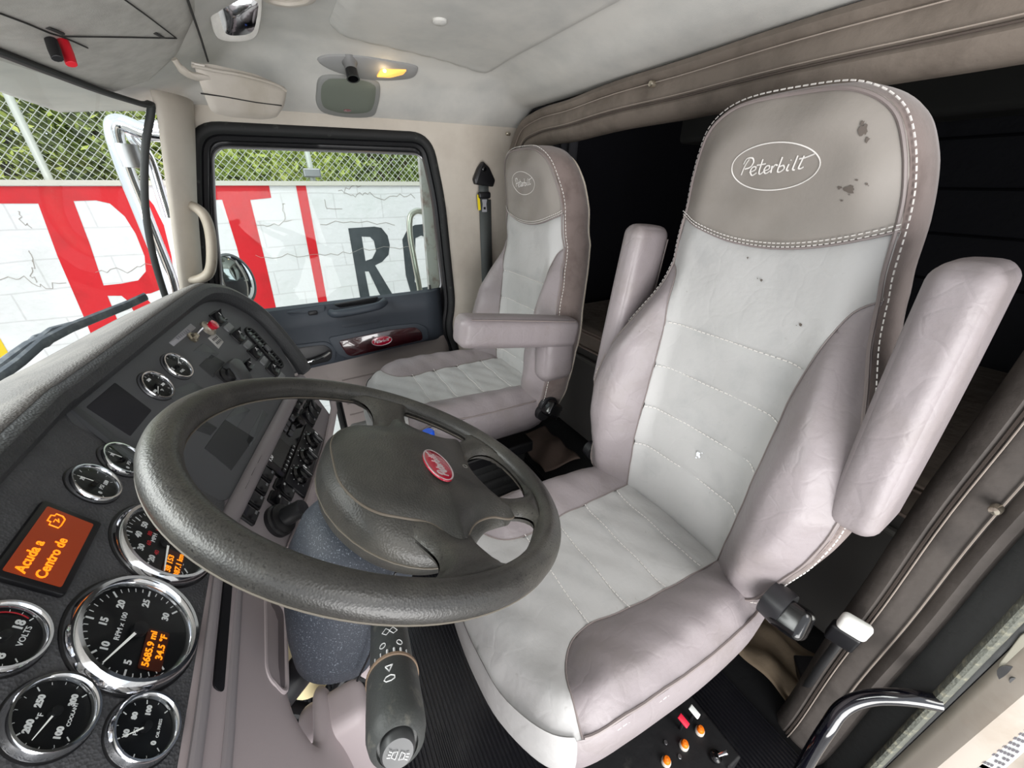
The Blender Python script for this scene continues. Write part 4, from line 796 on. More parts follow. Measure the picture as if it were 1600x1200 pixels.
c_ = at(852, 692, 'z', .05); G().sheet(lambda a, b: c_+A([(a-.5)*.34, (b-.5)*.22, -.03+.03*math.sin(a*3.1)*math.sin(b*3.1)+.008*math.sin(a*14+b*6)]), 24, 18).obj('cover_cloth', mat('brown_cover', (104, 88, 80), .85, bump=[(60, .5, .003)]), rg2, solid=.003)
bc = thing('blue_bottle_cap', 'small blue capped bottle beside the passenger seat, seen through the steering wheel', 'bottle', tuple(at(669, 678, 'z', .30)))
p = at(669, 680, 'x', .88); G().lathe(Fr(p, (1, 0, 0), (0, 1, 0)), [(.030, -.45), (.032, -.44), (.032, -.05), (.016, -.02), (.014, -.006)], 24).obj('bottle_body', mat('dark_bottle', (40, 42, 50), .3), bc)
G().lathe(Fr(p, (1, 0, 0), (0, 1, 0)), [(.018, -.012), (.018, .010), (.014, .014), (0, .014)], 20, cap1=False).obj('bottle_cap', mat('blue_cap', (30, 90, 220), .4), bc)
# ------------------------------------------------------------------ dashboard
D1 = Fr((0, .224, .904), (1, 0, 0), (0, .5, .866)); D2 = Fr((.635, .19, .843), (.435, -.11, 0), (.005, .112, .197))
D3 = Fr((.635, .17, .80), (.435, -.11, 0), (0, math.cos(math.radians(63)), math.sin(math.radians(63))))
D4 = Fr((0, .189, .843), (1, 0, 0), (0, math.cos(math.radians(75)), math.sin(math.radians(75))))
dash = thing('dashboard', 'charcoal dashboard with chrome ringed gauges, switch panel and mauve lower trim', 'dashboard', (.6, .35, .5))
G().prism(D1, [(-.16, -.075), (.64, -.075), (.665, .16), (-.16, .175)], -.03, 0, 0).obj('gauge_panel', dashm, dash)
d2o = roundpoly([(-.005, -.012), (.50, -.012), (.585, .12), (.53, .262), (.40, .262), (-.03, .236)], .045, 7)
G().prism(D2, d2o, -.03, .0005, 0).obj('switch_panel', panelm, dash)
# raised joint between the two panels
G().tube([D1.p(*D1.px(u, v), .001) for u, v in ((112, 642), (160, 680), (214, 722), (262, 752))], .010, 8, rb=.006, up=tuple(D1.N)).obj('panel_joint', mat('joint_grey', (68, 70, 74), .45), dash)
# hood lip and top
path = [D1.p(x, .157+.0*x) for x in (-.16, .1, .3, .45, .56, .63)]+[D2.p(x, y) for x, y in ((.0, .226), (.149, .236), (.30, .246), (.419, .252), (.47, .246), (.52, .222), (.562, .165), (.560, .10), (.535, .02), (.51, -.02))]
outd = [D1.Y]*6+[D2.Y]*4+[nrm(D2.Y+D2.X*.45), nrm(D2.Y*.8+D2.X), nrm(D2.X+D2.Y*.25), D2.X, D2.X, D2.X]; nn = [D1.N]*6+[D2.N]*10
tgt = [wsb(t) for t in (0, .25, .4, .5, .58, .62, .66, .72, .80, .9, .97, 1.)]+[A([1.60, .36, .86]), A([1.55, .34, .78]), A([1.50, .33, .70]), A([1.45, .32, .62])]
rings = []
P_, O_, N_, T_ = [spline(q, 5, False) for q in (path, outd, nn, tgt)]
for p, o, n_, t_ in zip(P_, O_, N_, T_):
    o = nrm(o); n_ = nrm(n_); k = p+n_*.030+o*.020; top_ = p+n_*.012+o*.040; mid = top_*.5+t_*.5+A([0, 0, .012]); rings.append([p-n_*.002, p+n_*.012+o*.002, p+n_*.026+o*.008, k, p+n_*.026+o*.031, top_, top_*.8+t_*.2+A([0, 0, .006]), mid, top_*.2+t_*.8+A([0, 0, .004]), t_-A([0, 0, .004])])
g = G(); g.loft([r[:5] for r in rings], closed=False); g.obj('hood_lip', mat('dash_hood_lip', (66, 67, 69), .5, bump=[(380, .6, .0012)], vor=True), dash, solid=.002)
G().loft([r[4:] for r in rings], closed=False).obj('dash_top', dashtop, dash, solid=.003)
# gauges
dial = mat('dial_black', (17, 18, 20), .35, spec=.4); redmark = mat('dial_red', (190, 40, 50), .5, emit=.1); lens = glass('gauge_lens', (248, 250, 250), 1.45); lcdb = mat('lcd_backlight', (140, 52, 22), .4, emit=.35); lcdf = mat('lcd_amber', (255, 146, 24), .4, emit=.9); lcdd = mat('lcd_dark', (70, 26, 10), .4, emit=.12)
def gauge(fr, x, y, r, ticks, nums, na, sub=(), label=None, nl=.72, red=None, ts=.155, nsz=.62):
    kk = .35+.65*r/.0595; f = fr.at(x, y); go = G().lathe(f, [(r*.99, -.01), (r*.99, .003), (r*.88, .004), (r*.86, .0015), (0, .0015)], 48, cap1=False).obj('gauge', dial, dash, label=label)
    G().lathe(f, [(r*.84, .002), (r*.86, .002+.006*kk), (r*.90, .001+.0095*kk), (r*.96, .001+.0095*kk), (r*1.02, .001+.005*kk), (r*1.04, -.002)], 56, cap0=False, cap1=False).obj('gauge_bezel', chrome, go)
    G().lathe(f, [(r*1.02, .0012), (r*1.07, .001), (r*1.09, -.003)], 48, cap0=False, cap1=False).obj('gauge_collar', blackp, go)
    g = G()
    a0, a1, n_, maj = ticks
    for k in range(n_+1):
        a = math.radians(a0+(a1-a0)*k/n_); big = k % maj == 0; l0, l1, w = r*.80, r*(.68 if big else .73), r*(.016 if big else .008); c, s = math.cos(a), math.sin(a)
        g.add([f.p(c*q-s*e, s*q+c*e, .0024) for q, e in ((l1, -w), (l0, -w), (l0, w), (l1, w))], [(0, 1, 2, 3)])
    g.obj('tick_marks', white, go, smooth=False)
    if red: g = G(); g.loft([[f.p(q*math.cos(a), q*math.sin(a), .0023) for a in np.radians(np.linspace(red[0], red[1], 12))] for q in (r*.70, r*.74)], closed=False); g.obj('red_band', redmark, go, smooth=False)
    for s, a, q in nums: text(s, f, q*r*math.cos(math.radians(a)), q*r*math.sin(math.radians(a)), r*ts, white, go, 'dial_numeral', bold=.0003, h=.0022)
    for s, X, Y, sz in sub: text(s, f, X*r, Y*r, sz*r, white, go, 'dial_lettering', h=.0022)
    a = math.radians(na); c, s = math.cos(a), math.sin(a); q = G(); q.add([f.p(c*l-s*w, s*l+c*w, .0052) for l, w in ((-.12*r, -.03*r), (nl*r, -.010*r), (nl*r, .010*r), (-.12*r, .03*r))], [(0, 1, 2, 3)]); q.obj('needle', mat('needle_white', (240, 240, 236), .4, emit=.25), go, smooth=False)
    G().lathe(f, [(r*.13, .002), (r*.12, .0065), (r*.0, .007)], 24, cap1=False).obj('needle_hub', blackp, go)
    G().lathe(f, [(r*.87, .0015+.006*kk), (r*.6, .0015+.0073*kk), (r*.3, .0015+.008*kk), (0, .0015+.0083*kk)], 40, cap0=False, cap1=False).obj('gauge_lens', lens, go)
    return f, go
def ang(fr, x, y, u, v): X, Y = fr.px(u, v); return math.degrees(math.atan2(Y-y, X-x))
TR = .0595
f, go = gauge(D1, .383, -.004, TR, (225, -45, 30, 5), [('0', 225, .55), ('5', 180, .56), ('10', 135, .55), ('15', 90, .53), ('20', 45, .54), ('25', 0, .54), ('30', -45, .55)], ang(D1, .383, -.004, 160, 1035), [('RPM x 100', 0, .27, .115)], 'tachometer', nl=.78)
def lcd(f, go, cx, cy, w, h, lines, sz): 
    q = G().prism(f, rrect(w, h, .002, cx, cy, 2), .002, .0028).obj('digital_readout', lcdd, go, smooth=False)
    for s, X, Y in lines: text(s, f, X, Y, sz, lcdf, q, 'readout_digits', h=.0031, bold=.0002)
X, Y = D1.px(238, 1018); lcd(f, go, X-.383, Y+.004, .042, .022, [('5685.9 mi', X-.383, Y+.004+.005), ('34.5 °F', X-.383+.004, Y+.004-.006)], .0095)
f, go = gauge(D1, .506, -.006, TR, (225, -45, 34, 4), [('0', 225, .56), ('10', 193, .56), ('20', 161, .56), ('30', 130, .56), ('40', 98, .56), ('50', 66, .56), ('60', 34, .56), ('70', 2, .56), ('80', -30, .56)], ang(D1, .506, -.006, 250, 900), [('MPH', 0, .26, .12)], 'speedometer', nl=.78)
for s, a in (('20', 200), ('40', 160), ('60', 120), ('80', 80), ('100', 40), ('120', 0)): text(s, f, TR*.37*math.cos(math.radians(a)), TR*.37*math.sin(math.radians(a)), TR*.12, redmark, go, 'kilometre_numeral', h=.0022)
X, Y = D1.px(268, 885); lcd(f, go, X-.506, Y+.006, .042, .022, [('38 153', X-.506, Y+.006+.005), ('3387.1 km', X-.506, Y+.006-.006)], .0095)
gauge(D1, .349, .0905, .030, (225, -30, 12, 3), [('8', 200, .5), ('18', -25, .46)], 150, [('VOLTS', .15, -.42, .2)], 'voltmeter gauge', red=(35, -25), ts=.3)
gauge(D1, .299, .037, .0305, (225, -45, 12, 4), [('100', 215, .5), ('200', 130, .5), ('250', 55, .46), ('300', -40, .5)], 160, [('°F', -.08, .24, .18), ('COOLANT', .05, -.42, .12)], 'coolant temperature gauge', ts=.20)
gauge(D1, .296, -.033, .0295, (225, -45, 10, 2), [('0', 225, .5), ('60', 110, .5), ('80', 50, .48), ('100', 0, .5)], 120, [('PSI', -.1, .22, .18), ('OIL PRESS', .05, -.42, .12)], 'oil pressure gauge', ts=.20)
gauge(D1, .549, .091, .0275, (225, -45, 10, 2), [('0', 225, .5), ('75', 90, .45), ('150', -45, .5)], 100, [('PSI', 0, -.3, .22)], 'air pressure gauge beside the orange display', ts=.20)
gauge(D1, .613, .078, .0275, (225, -45, 10, 2), [('0', 225, .5), ('75', 90, .45), ('150', -45, .5)], 100, [('PSI', 0, -.3, .22)], ts=.20)
gauge(D2, .124, .185, .0265, (225, -45, 12, 3), [('100', 200, .5), ('200', 90, .5), ('300', -20, .5)], 210, [('°F', 0, -.4, .25)], 'oil temperature gauge on the switch panel', ts=.20)
gauge(D2, .198, .188, .0265, (180, 0, 8, 2), [('E', 175, .5), ('F', 5, .5)], 30, [('FUEL', 0, -.4, .22)], 'fuel gauge on the switch panel', ts=.28)
# orange message display
q = G().prism(D1, roundpoly([(.396, .066), (.494, .066), (.494, .122), (.396, .122)], .004), 0, .005, .002).obj('message_display', blackp, dash)
s_ = G().prism(D1, roundpoly([(.402, .0725), (.486, .0735), (.486, .1165), (.402, .1165)], .002), .0045, .0056).obj('display_screen', lcdb, q)
text('Acuda a', D1, .404, .1055, .0118, lcdf, s_, 'display_text', h=.006, ax='LEFT', bold=.00025); text('Centro de', D1, .404, .0905, .0118, lcdf, s_, 'display_text', h=.006, ax='LEFT', bold=.00025)
ef = D1.at(.472, .104, .006); g = G()
eo = [(-.008, -.005), (-.008, .003), (-.004, .003), (-.004, .006), (.004, .006), (.005, .003), (.008, .003), (.008, -.003), (.005, -.006), (-.004, -.006)]
g.tube([ef.p(a, b) for a, b in eo], .0007, 5, True); g.tube([ef.p(-.003, .001), ef.p(.001, .001), ef.p(-.001, -.003), ef.p(.003, -.001)], .0006, 5); g.obj('engine_symbol', lcdf, s_)
# things on the switch panel
def plate(fr, pix, name, m, h=.002, r=.003, par=dash, label=None): return G().prism(fr, roundpoly([fr.px(u, v, h) for u, v in pix], r), -.002, h, .001).obj(name, m, par, label=label)
recess = mat('recess_dark_vinyl', (38, 38, 44), .7); cov1 = mat('blank_cover_grey', (88, 92, 94), .5, bump=[(700, .4, .0004)]); cov2 = mat('blank_cover_dark', (58, 60, 62), .6, bump=[(700, .4, .0004)])
plate(D2, ((134, 636), (180, 597), (238, 641), (204, 682)), 'storage_pad', recess, .001)
plate(D2, ((264, 535), (298, 505), (307, 512), (272, 541)), 'label_strip', mat('label_silver', (178, 178, 184), .5), .0012, .001)
def worn_marks(fr, x, y, n, dx, h, m, par, rows=1, hh=.0016):
    g = G()
    for r_ in range(rows):
        for k in range(n): q = x+(k-(n-1)/2)*dx; z = y+(r_-(rows-1)/2)*h*1.6; g.add([fr.p(a, b, hh) for a, b in ((q-dx*.3, z-h/2), (q+dx*.3, z-h/2), (q+dx*.3, z+h/2), (q-dx*.3, z+h/2))], [(0, 1, 2, 3)])
    return g.obj('faded_print', m, par, smooth=False)
x, y = D2.px(285, 523); worn_marks(D2, x, y, 7, .0075, .006, mat('label_ink', (146, 146, 154), .6), dash)
for pix, m in ((((303, 548), (318, 536), (343, 552), (329, 563)), cov1), (((311, 571), (330, 553), (352, 566), (333, 590)), cov2), (((262, 612), (300, 597), (318, 606), (280, 640)), cov1), (((296, 668), (318, 655), (340, 668), (330, 680)), cov2), (((320, 700), (352, 655), (398, 684), (362, 735)), cov2), (((352, 655), (372, 632), (392, 640), (370, 668)), cov1), (((384, 688), (410, 640), (420, 648), (392, 700)), cov1)):
    plate(D2, pix, 'blank_cover', m, .0015, .002)
x, y = D2.px(300, 528); f = D2.at(x, y); q = G().lathe(f, [(.012, 0), (.0115, .004), (.008, .006), (.006, .012), (.004, .014)], 6).obj('toggle_switch', mat('nickel', (190, 180, 160), .3, 1.), dash); G().tube([f.p(0, 0, .01), f.p(.010, .003, .018), f.p(.014, .004, .024)], [.0022, .003, .0036], 10).obj('toggle_lever', chrome, q)
x, y = D2.px(324, 514); f = D2.at(x, y); q = G().lathe(f, [(.017, 0), (.0165, .005), (.012, .007), (.010, .010)], 32).obj('pull_button', mat('button_ring', (196, 190, 176), .3, .7), dash); G().lathe(f, [(.0085, .006), (.009, .012), (.0105, .015), (.0098, .020), (0, .021)], 28, cap1=False).obj('red_button', mat('clear_red', (220, 16, 52), .2, coat=.8), q)
q = plate(D2, ((325, 528), (336, 520), (350, 534), (342, 545)), 'small_label', mat('label_white', (196, 196, 194), .5), .0012, .001); lx, ly = D2.px(338, 532)
worn_marks(D2, lx, ly, 4, .0065, .0055, mat('label_dark_ink', (84, 84, 88), .6), q, rows=2)
def rocker(fr, x, y, w, h, m=blackp, mark=None, par=dash, base=True):
    q = G().prism(fr, rrect(w, h, .004, x, y, 3), -.002, .004, .0015).obj('rocker_switch', blackp, par, label=None); f = fr.at(x, y); g = G()
    rings = []
    for t in np.linspace(-1, 1, 9):
        z = .007+.006*t*t+(.004*t); rings.append([f.p(a*w*.40, t*h*.42, zz) for a, zz in ((-1, .003), (-1, z-.001), (-.9, z), (.9, z), (1, z-.001), (1, .003))])
    g.loft(rings, closed=False, cap0=True, cap1=True).obj('rocker_paddle', blackg if False else mat('rocker_satin_black', (18, 18, 22), .3), q)
    if mark: text(mark, f, 0, h*.20, w*.36, white, q, 'switch_symbol', h=.0125)
    mk_ = G(); mk_.add([f.p(a, b, .0135) for a, b in ((-w*.12, -h*.30), (w*.12, -h*.30), (w*.12, -h*.22), (-w*.12, -h*.22))], [(0, 1, 2, 3)]); mk_.obj('indicator_mark', mat('dim_mark', (120, 122, 126), .5), q, smooth=False)
    return q
for u, v, mk_ in ((340, 498, 'I'), (371, 526, 'X'), (397, 552, 'X'), (425, 578, 'X')):
    x, y = D2.px(u, v); rocker(D2, x, y, .040, .032, mark=mk_)
    G().prism(D2, rrect(.034, .016, .003, x+.003, y-.027, 3), 0, .004, .0015).obj('switch_legend', mat('legend_grey', (128, 130, 132), .4), dash)
x, y = D2.px(386, 572); rocker(D2, x, y, .024, .024, mark='C')
x, y = D2.px(355, 590); f = D2.at(x, y); q = G().lathe(f, [(.020, 0), (.020, .006), (.014, .010), (.013, .016), (0, .017)], 28, cap1=False).obj('ignition_switch', blackp, dash)
G().prism(D2, rrect(.052, .046, .004, x, y, 3), -.001, .003, .001).obj('ignition_plate', mat('ignition_plate', (44, 45, 47), .5), dash)
hv = [D2.px(u, v, .02) for u, v in ((356, 566), (365, 558), (378, 562), (396, 590), (392, 598), (376, 596))]; G().prism(D2, roundpoly(hv, .008), .004, .022, .006).obj('hand_lever', mat('lever_grey', (74, 76, 78), .4), dash)
# air vents
def vent(fr, cx, cy, w, h, n=9, rot=0.):
    f = fr.at(cx, cy, 0, rot); q = G().prism(f, rrect(w, h, w*.48, 0, 0, 8), -.002, .003, .001).obj('air_vent', blackg, dash); g = G()
    ro = [f.p(a, b, .004) for a, b in rrect(w*.94, h*.97, w*.46, 0, 0, 8)]; g.tube(ro, .003, 8, True)
    for k in range(n): yy = -h*.42+h*.84*k/(n-1); ww = w*.42 if abs(yy) < h*.38 else w*.25; g.box(f, (0, yy, .003), (ww*2, .0024, .006))
    g.obj('vent_louvres', blackp, q); kb = G(); rbox(kb, f, (0, -.004, .008), (.012, .020, .010), .004, 3, 2); weld(kb.obj('vent_tab', mat('tab_grey', (92, 93, 95), .35), q))
vent(D2, .480, .097, .038, .125, 11, -.16)
# lighter trim bar under the switch panel, running round the centre console
barr = [D2.p(x, -.022, .004) for x in (-.10, .0, .15, .3, .45, .50)]
G().tube(barr, [.012, .015, .016, .016, .016, .013], 12, rb=.011, up=tuple(D2.N)).obj('trim_bar', mauveb, dash)
G().prism(D3, roundpoly([(-.06, .05), (.46, .05), (.525, .03), (.48, -.125), (-.06, -.13)], .02), -.05, 0, .004).obj('console_panel', mauveb, dash)
G().tube([D3.p(*D3.px(u, v, .004), .004) for u, v in ((517, 612), (522, 640), (510, 700), (480, 790), (455, 860))], .011, 10, rb=.008, up=tuple(D3.N)).obj('console_edge', mauvep, dash)
# lower console side going to the floor
G().prism(D3, [(-.06, -.125), (.475, -.12), (.44, -.36), (-.06, -.50)], -.09, -.035, 0).obj('console_lower', mauvep, dash)
# radio
rd = G().prism(D3, roundpoly([(.130, .036), (.352, .036), (.352, -.037), (.130, -.037)], .004), -.001, .007, .002).obj('radio', blackg, dash, label='black car radio')
G().prism(D3, rrect(.075, .036, .002, .185, -.004, 2), .0065, .0078).obj('radio_display', mat('radio_display', (34, 36, 34), .25, emit=.05), rd); text('1:0', D3, .150, .008, .016, white, rd, 'clock_digits', h=.0082, bold=.0003); G().tube(spline([D3.p(.178+k*.004, .0265+(.0018 if k % 2 else -.0014), .0076) for k in range(11)], 4, False), .0006, 4).obj('script_squiggle', white, rd)
for k in range(7): g = G(); rbox(g, D3, (.150+k*.0135, -.030, .008), (.010, .007, .004), .0015, 2, 1); weld(g.obj('preset_button', blackp, rd)); text(str(k+1), D3, .150+k*.0135, -.030, .006, white, rd, 'preset_numeral', h=.0105)
for k in range(6): g = G(); rbox(g, D3, (.262+(k % 2)*.022, .022-(k//2)*.016, .009), (.018, .012, .006), .003, 2, 1); weld(g.obj('radio_key', mat('key_satin', (64, 64, 68), .25), rd))
for yy in (.022, .002): g = G(); rbox(g, D3, (.312, yy, .009), (.020, .014, .008), .003, 2, 1); weld(g.obj('radio_key', mat('key_satin', (64, 64, 68), .25), rd))
G().lathe(D3.at(.318, -.018, .006), [(.014, 0), (.013, .012), (0, .013)], 24, cap1=False).obj('radio_knob', blackg, rd)
hvp = G().prism(D3, roundpoly([(.130, -.041), (.352, -.041), (.352, -.101), (.130, -.101)], .004), -.001, .006, .002).obj('climate_panel', blackp, dash)
for x in (.172, .236, .303):
    f = D3.at(x, -.070, .006); q = G().lathe(f, [(.021, 0), (.021, .004), (.017, .008), (.0165, .016), (0, .018)], 32, cap1=False).obj('climate_knob', blackg, hvp); G().box(f, (.0, .0, .018), (.007, .032, .010)).obj('knob_grip', blackg, q, bevel=.002); G().box(f, (.0, .012, .0235), (.002, .010, .001)).obj('pointer', white, q)
    g = G()
    for k in range(9): a = math.radians(220-k*32); c, s = math.cos(a), math.sin(a); g.add([f.p(c*l-s*w, s*l+c*w, .0008) for l, w in ((.0235, -.0006), (.0265, -.0006), (.0265, .0006), (.0235, .0006))], [(0, 1, 2, 3)])
    g.obj('dial_ticks', white, hvp, smooth=False)
marks = ['', '', '', '']
for k, (x, y) in enumerate(((.114, .009), (.078, .009), (.043, .008), (.008, .006))): rocker(D3, x, y, .030, .054, mark='◁▷' if False else ('< >' if k == 0 else 'o'))
for x, y in ((.112, -.050), (.076, -.050)): rocker(D3, x, y, .030, .050, mark='=')
for x, y in ((.375, .016), (.412, .014), (.449, .010), (.375, -.040), (.412, -.042), (.445, -.044)): rocker(D3, x, y, .030, .050, mark='-')
f = D3.at(.036, -.062); q = G().lathe(f, [(.031, -.001), (.031, .008), (.028, .011), (.028, .016), (.020, .020)], 36).obj('rotary_knob', blackp, dash); G().lathe(f, [(.018, .016), (.0165, .052), (.0145, .056), (0, .0565)], 36, cap1=False).obj('knob_barrel', mat('knob_barrel_black', (30, 31, 34), .45), q)
# lower mauve knee panels
lowp = [(-.16, .0), (.60, .0), (.56, -.10), (.515, -.150), (.50, -.168), (.405, -.168), (.375, -.185), (.355, -.215), (.345, -.25), (.43, -.262), (.455, -.30), (.44, -.42), (.40, -.52), (-.16, -.52)]
G().patch(roundpoly(lowp, .02, 4), lambda V, d: [D4.p(a, b, .012*(1-math.exp(-e/.012))-.002-.05*smooth01((-b-.25)/.3)) for (a, b), e in zip(V, d)], .012).obj('knee_panel', mauvep, dash, solid=.004)
G().prism(D4, roundpoly([(.338, -.018), (.505, -.012), (.505, -.028), (.338, -.034)], .007, 4), .004, .0115).obj('card_slot', mat('slot_black', (12, 12, 18), .6), dash)
for yo in (-.004, -.046): G().tube([D4.p(-.1, yo, .010), D4.p(.30, yo, .012), D4.p(.55, yo+.004, .010)], .007, 10, rb=.005, up=tuple(D4.N)).obj('panel_ridge', mauveb, dash)
pk = roundpoly([(.385, -.110), (.515, -.103), (.515, -.160), (.378, -.160)], .018, 5); G().tube([D4.p(a, b, .010) for a, b in pk], .004, 8, True).obj('pocket_rim', mauvep, dash); G().prism(D4, pk, .009, .0108).obj('pocket_inset', mat('pocket_inset_mauve', (112, 103, 106), .55), dash)
g = G(); rbox(g, Fr(at(545, 1150, 'x', .40), (1, 0, 0), (0, .1, 1)), (0, 0, 0), (.07, .20, .10), .02, 4, 3); weld(g.obj('column_lower_trim', mauvep, dash))
# dark cavity and bits below the column
cup = thing('fluid_canister', 'cream lidded canister behind the steering column, below the dash', 'canister', tuple(at(463, 1012, 'x', .50)))
p = at(466, 1012, 'x', .50)
G().lathe(Fr(p, (1, 0, 0), (0, 1, 0)), [(.036, -.09), (.038, -.03), (.034, -.02), (.034, .0), (0, .004)], 28, cap1=False).obj('canister_body', mat('cream_plastic', (222, 208, 164), .5), cup)
G().lathe(Fr(p-A([0, 0, .025]), (1, 0, 0), (0, 1, 0)), [(.040, -.01), (.042, 0), (.040, .008)], 28, cap0=False, cap1=False).obj('canister_band', blackp, cup)
pd = thing('brake_pedal', 'black brake pedal arm and pad under the steering column', 'pedal', (.55, .1, .1))
G().tube([(.56, .30, .50), (.55, .16, .30), (.54, .07, .16)], .016, 10, rb=.010).obj('pedal_arm', blackp, pd); g = G(); rbox(g, Fr((.54, .05, .14), (1, 0, 0), (0, .5, .8)), (0, 0, 0), (.11, .08, .022), .008, 3, 3); weld(g.obj('pedal_pad', blackr, pd))
p2 = thing('accelerator_pedal', 'long black accelerator pedal to the right of the brake pedal', 'pedal', (.72, .1, .06)); g = G(); rbox(g, Fr((.72, .10, .12), (1, 0, 0), (0, .6, .75)), (0, 0, 0), (.075, .20, .018), .008, 3, 3); weld(g.obj('pedal_pad', blackr, p2)); G().tube([(.72, .12, .11), (.72, .2, .02)], .010, 8).obj('pedal_hinge', steel, p2)
# ------------------------------------------------------------------ steering column
WC = A([.43, -.0523, .9786]); tx, ty = .4752, .0448; WN = A([math.sin(ty), -math.sin(tx)*math.cos(ty), math.cos(tx)*math.cos(ty)]); W = Fr(WC, np.cross([0, 1, 0], WN), np.cross(WN, np.cross([0, 1, 0], WN)))
colm = mat('speckled_column_plastic', (52, 57, 66), .6, bump=[(420, .5, .001)], mottle=((128, 136, 146), 520, .58, .68), wear=((112, 124, 132), 11, .62, .8))
col = thing('steering_column', 'dusty speckled slate steering column shroud with a stalk', 'steering column', tuple(W.p(0, 0, -.3)))
rings = []
for h, cx, cy, rx, ry in ((-.082, 0, -.01, .060, .056), (-.090, 0, -.004, .074, .068), (-.115, 0, .0, .082, .078), (-.16, 0, .002, .082, .080), (-.22, 0, -.004, .078, .074), (-.27, 0, -.012, .072, .066), (-.308, .0, -.018, .060, .056), (-.324, .0, -.02, .036, .034)):
    rings.append([W.p(cx+rx*math.copysign(abs(math.cos(a))**.8, math.cos(a)), cy+ry*math.copysign(abs(math.sin(a))**.8, math.sin(a)), h) for a in np.linspace(0, 2*math.pi, 49)[:-1]])
G().loft(rings, cap0=True, cap1=True).obj('column_shroud', colm, col, sharp=60)
G().tube([W.p(-.088, -.02, -.10), W.p(-.098, -.018, -.16), W.p(-.094, -.026, -.22), W.p(-.082, -.03, -.28)], .0015, 6).obj('shroud_seam', blackp, col)
G().lathe(Fr(W.p(-.086, -.045, -.155), W.Y, W.N), [(.014, -.01), (.014, .004), (.011, .006), (0, .006)], 20, cap1=False).obj('shroud_screw', mat('rusty_screw', (104, 92, 78), .6, .4), col)
G().tube([W.p(0, 0, -.30), A([.45, .30, .45]), A([.46, .42, .25])], .022, 14).obj('steering_shaft', blackp, col)
# multi-function stalk
s0, s1 = A([.350, -.006, .802]), A([.170, .013, .893]); SD = nrm(s1-s0); STK = Fr(s0, nrm(A([.2, 1, .0])-SD*(nrm(A([.2, 1, 0]))@SD)), np.cross(SD, nrm(A([.2, 1, .0])-SD*(nrm(A([.2, 1, 0]))@SD)))); L_ = np.linalg.norm(s1-s0)
stm = mat('stalk_grey_black', (66, 68, 67), .5, bump=[(500, .4, .0008)], mottle=((112, 110, 102), 55, .56, .74))
stk = G().lathe(STK, [(.015, -.03), (.0205, .0), (.0215, .06), (.0220, .120), (.0218, .124)], 36).obj('stalk', stm, col, label='worn dark stalk with white light symbols')
G().lathe(STK, [(.0235, .122), (.0248, .126), (.0250, .165), (.0248, .188), (.0225, .198), (.0165, .203), (.0160, .199), (.0, .199)], 40, cap1=False).obj('stalk_twist_grip', stm, stk)
G().lathe(STK, [(.0228, .1205), (.0258, .1215), (.0258, .125), (.0240, .126)], 40, cap0=False, cap1=False).obj('grip_ring', mat('worn_tan_edge', (140, 118, 98), .6), stk)
G().lathe(STK, [(.0138, .196), (.0138, .207), (.012, .2095), (0, .2105)], 32, cap1=False).obj('stalk_button', mat('stalk_button_grey', (62, 63, 64), .4), stk)
EF = Fr(STK.p(0, 0, .2112), STK.X, STK.Y); EF = EF.at(0, 0, 0, math.radians(150)); g = G()
for sx in (-1, 1):
    g.tube([EF.p(sx*.0015, -.003), EF.p(sx*.0015, .003), EF.p(sx*.005, .002), EF.p(sx*.005, -.002)], .00035, 4, True)
    for k in (-1, 0, 1): g.tube([EF.p(sx*.006, k*.002), EF.p(sx*.0085, k*.0024)], .00035, 4)
g.obj('lamp_symbol', white, stk)
camdir = nrm(CAM-STK.p(0, 0, .07))
def onstk(a, h, r=.0222): return STK.p(r*math.cos(a), r*math.sin(a), h)
av = math.atan2(camdir@STK.Y, camdir@STK.X); g = G()
for k in range(6): g.tube([onstk(av-.75+k*.3, .111, .0227), onstk(av-.75+k*.3, .117, .0227)], .0011 if k in (1, 2, 3) else .0007, 4)
for da, h in ((-.2, .078), (.15, .078)): g.tube([onstk(av+da, h-.006), onstk(av+da+.2, h), onstk(av+da, h+.006), onstk(av+da-.2, h)], .0005, 4, True)
for da in (-.45, .35): g.tube([onstk(av+da+.14*math.cos(q), .100+.004*math.sin(q)) for q in np.linspace(0, 6.28, 10)[:-1]], .0005, 4, True)
g.tube([onstk(av+.1, .148, .0253), onstk(av+.22, .140, .0253), onstk(av-.02, .140, .0253)], .001, 4, True); g.tube([onstk(av+.1+.2*math.cos(q), .157+.004*math.sin(q), .0253) for q in np.linspace(0, 6.28, 8)[:-1]], .0006, 4, True)
g.obj('stalk_symbols', white, stk)
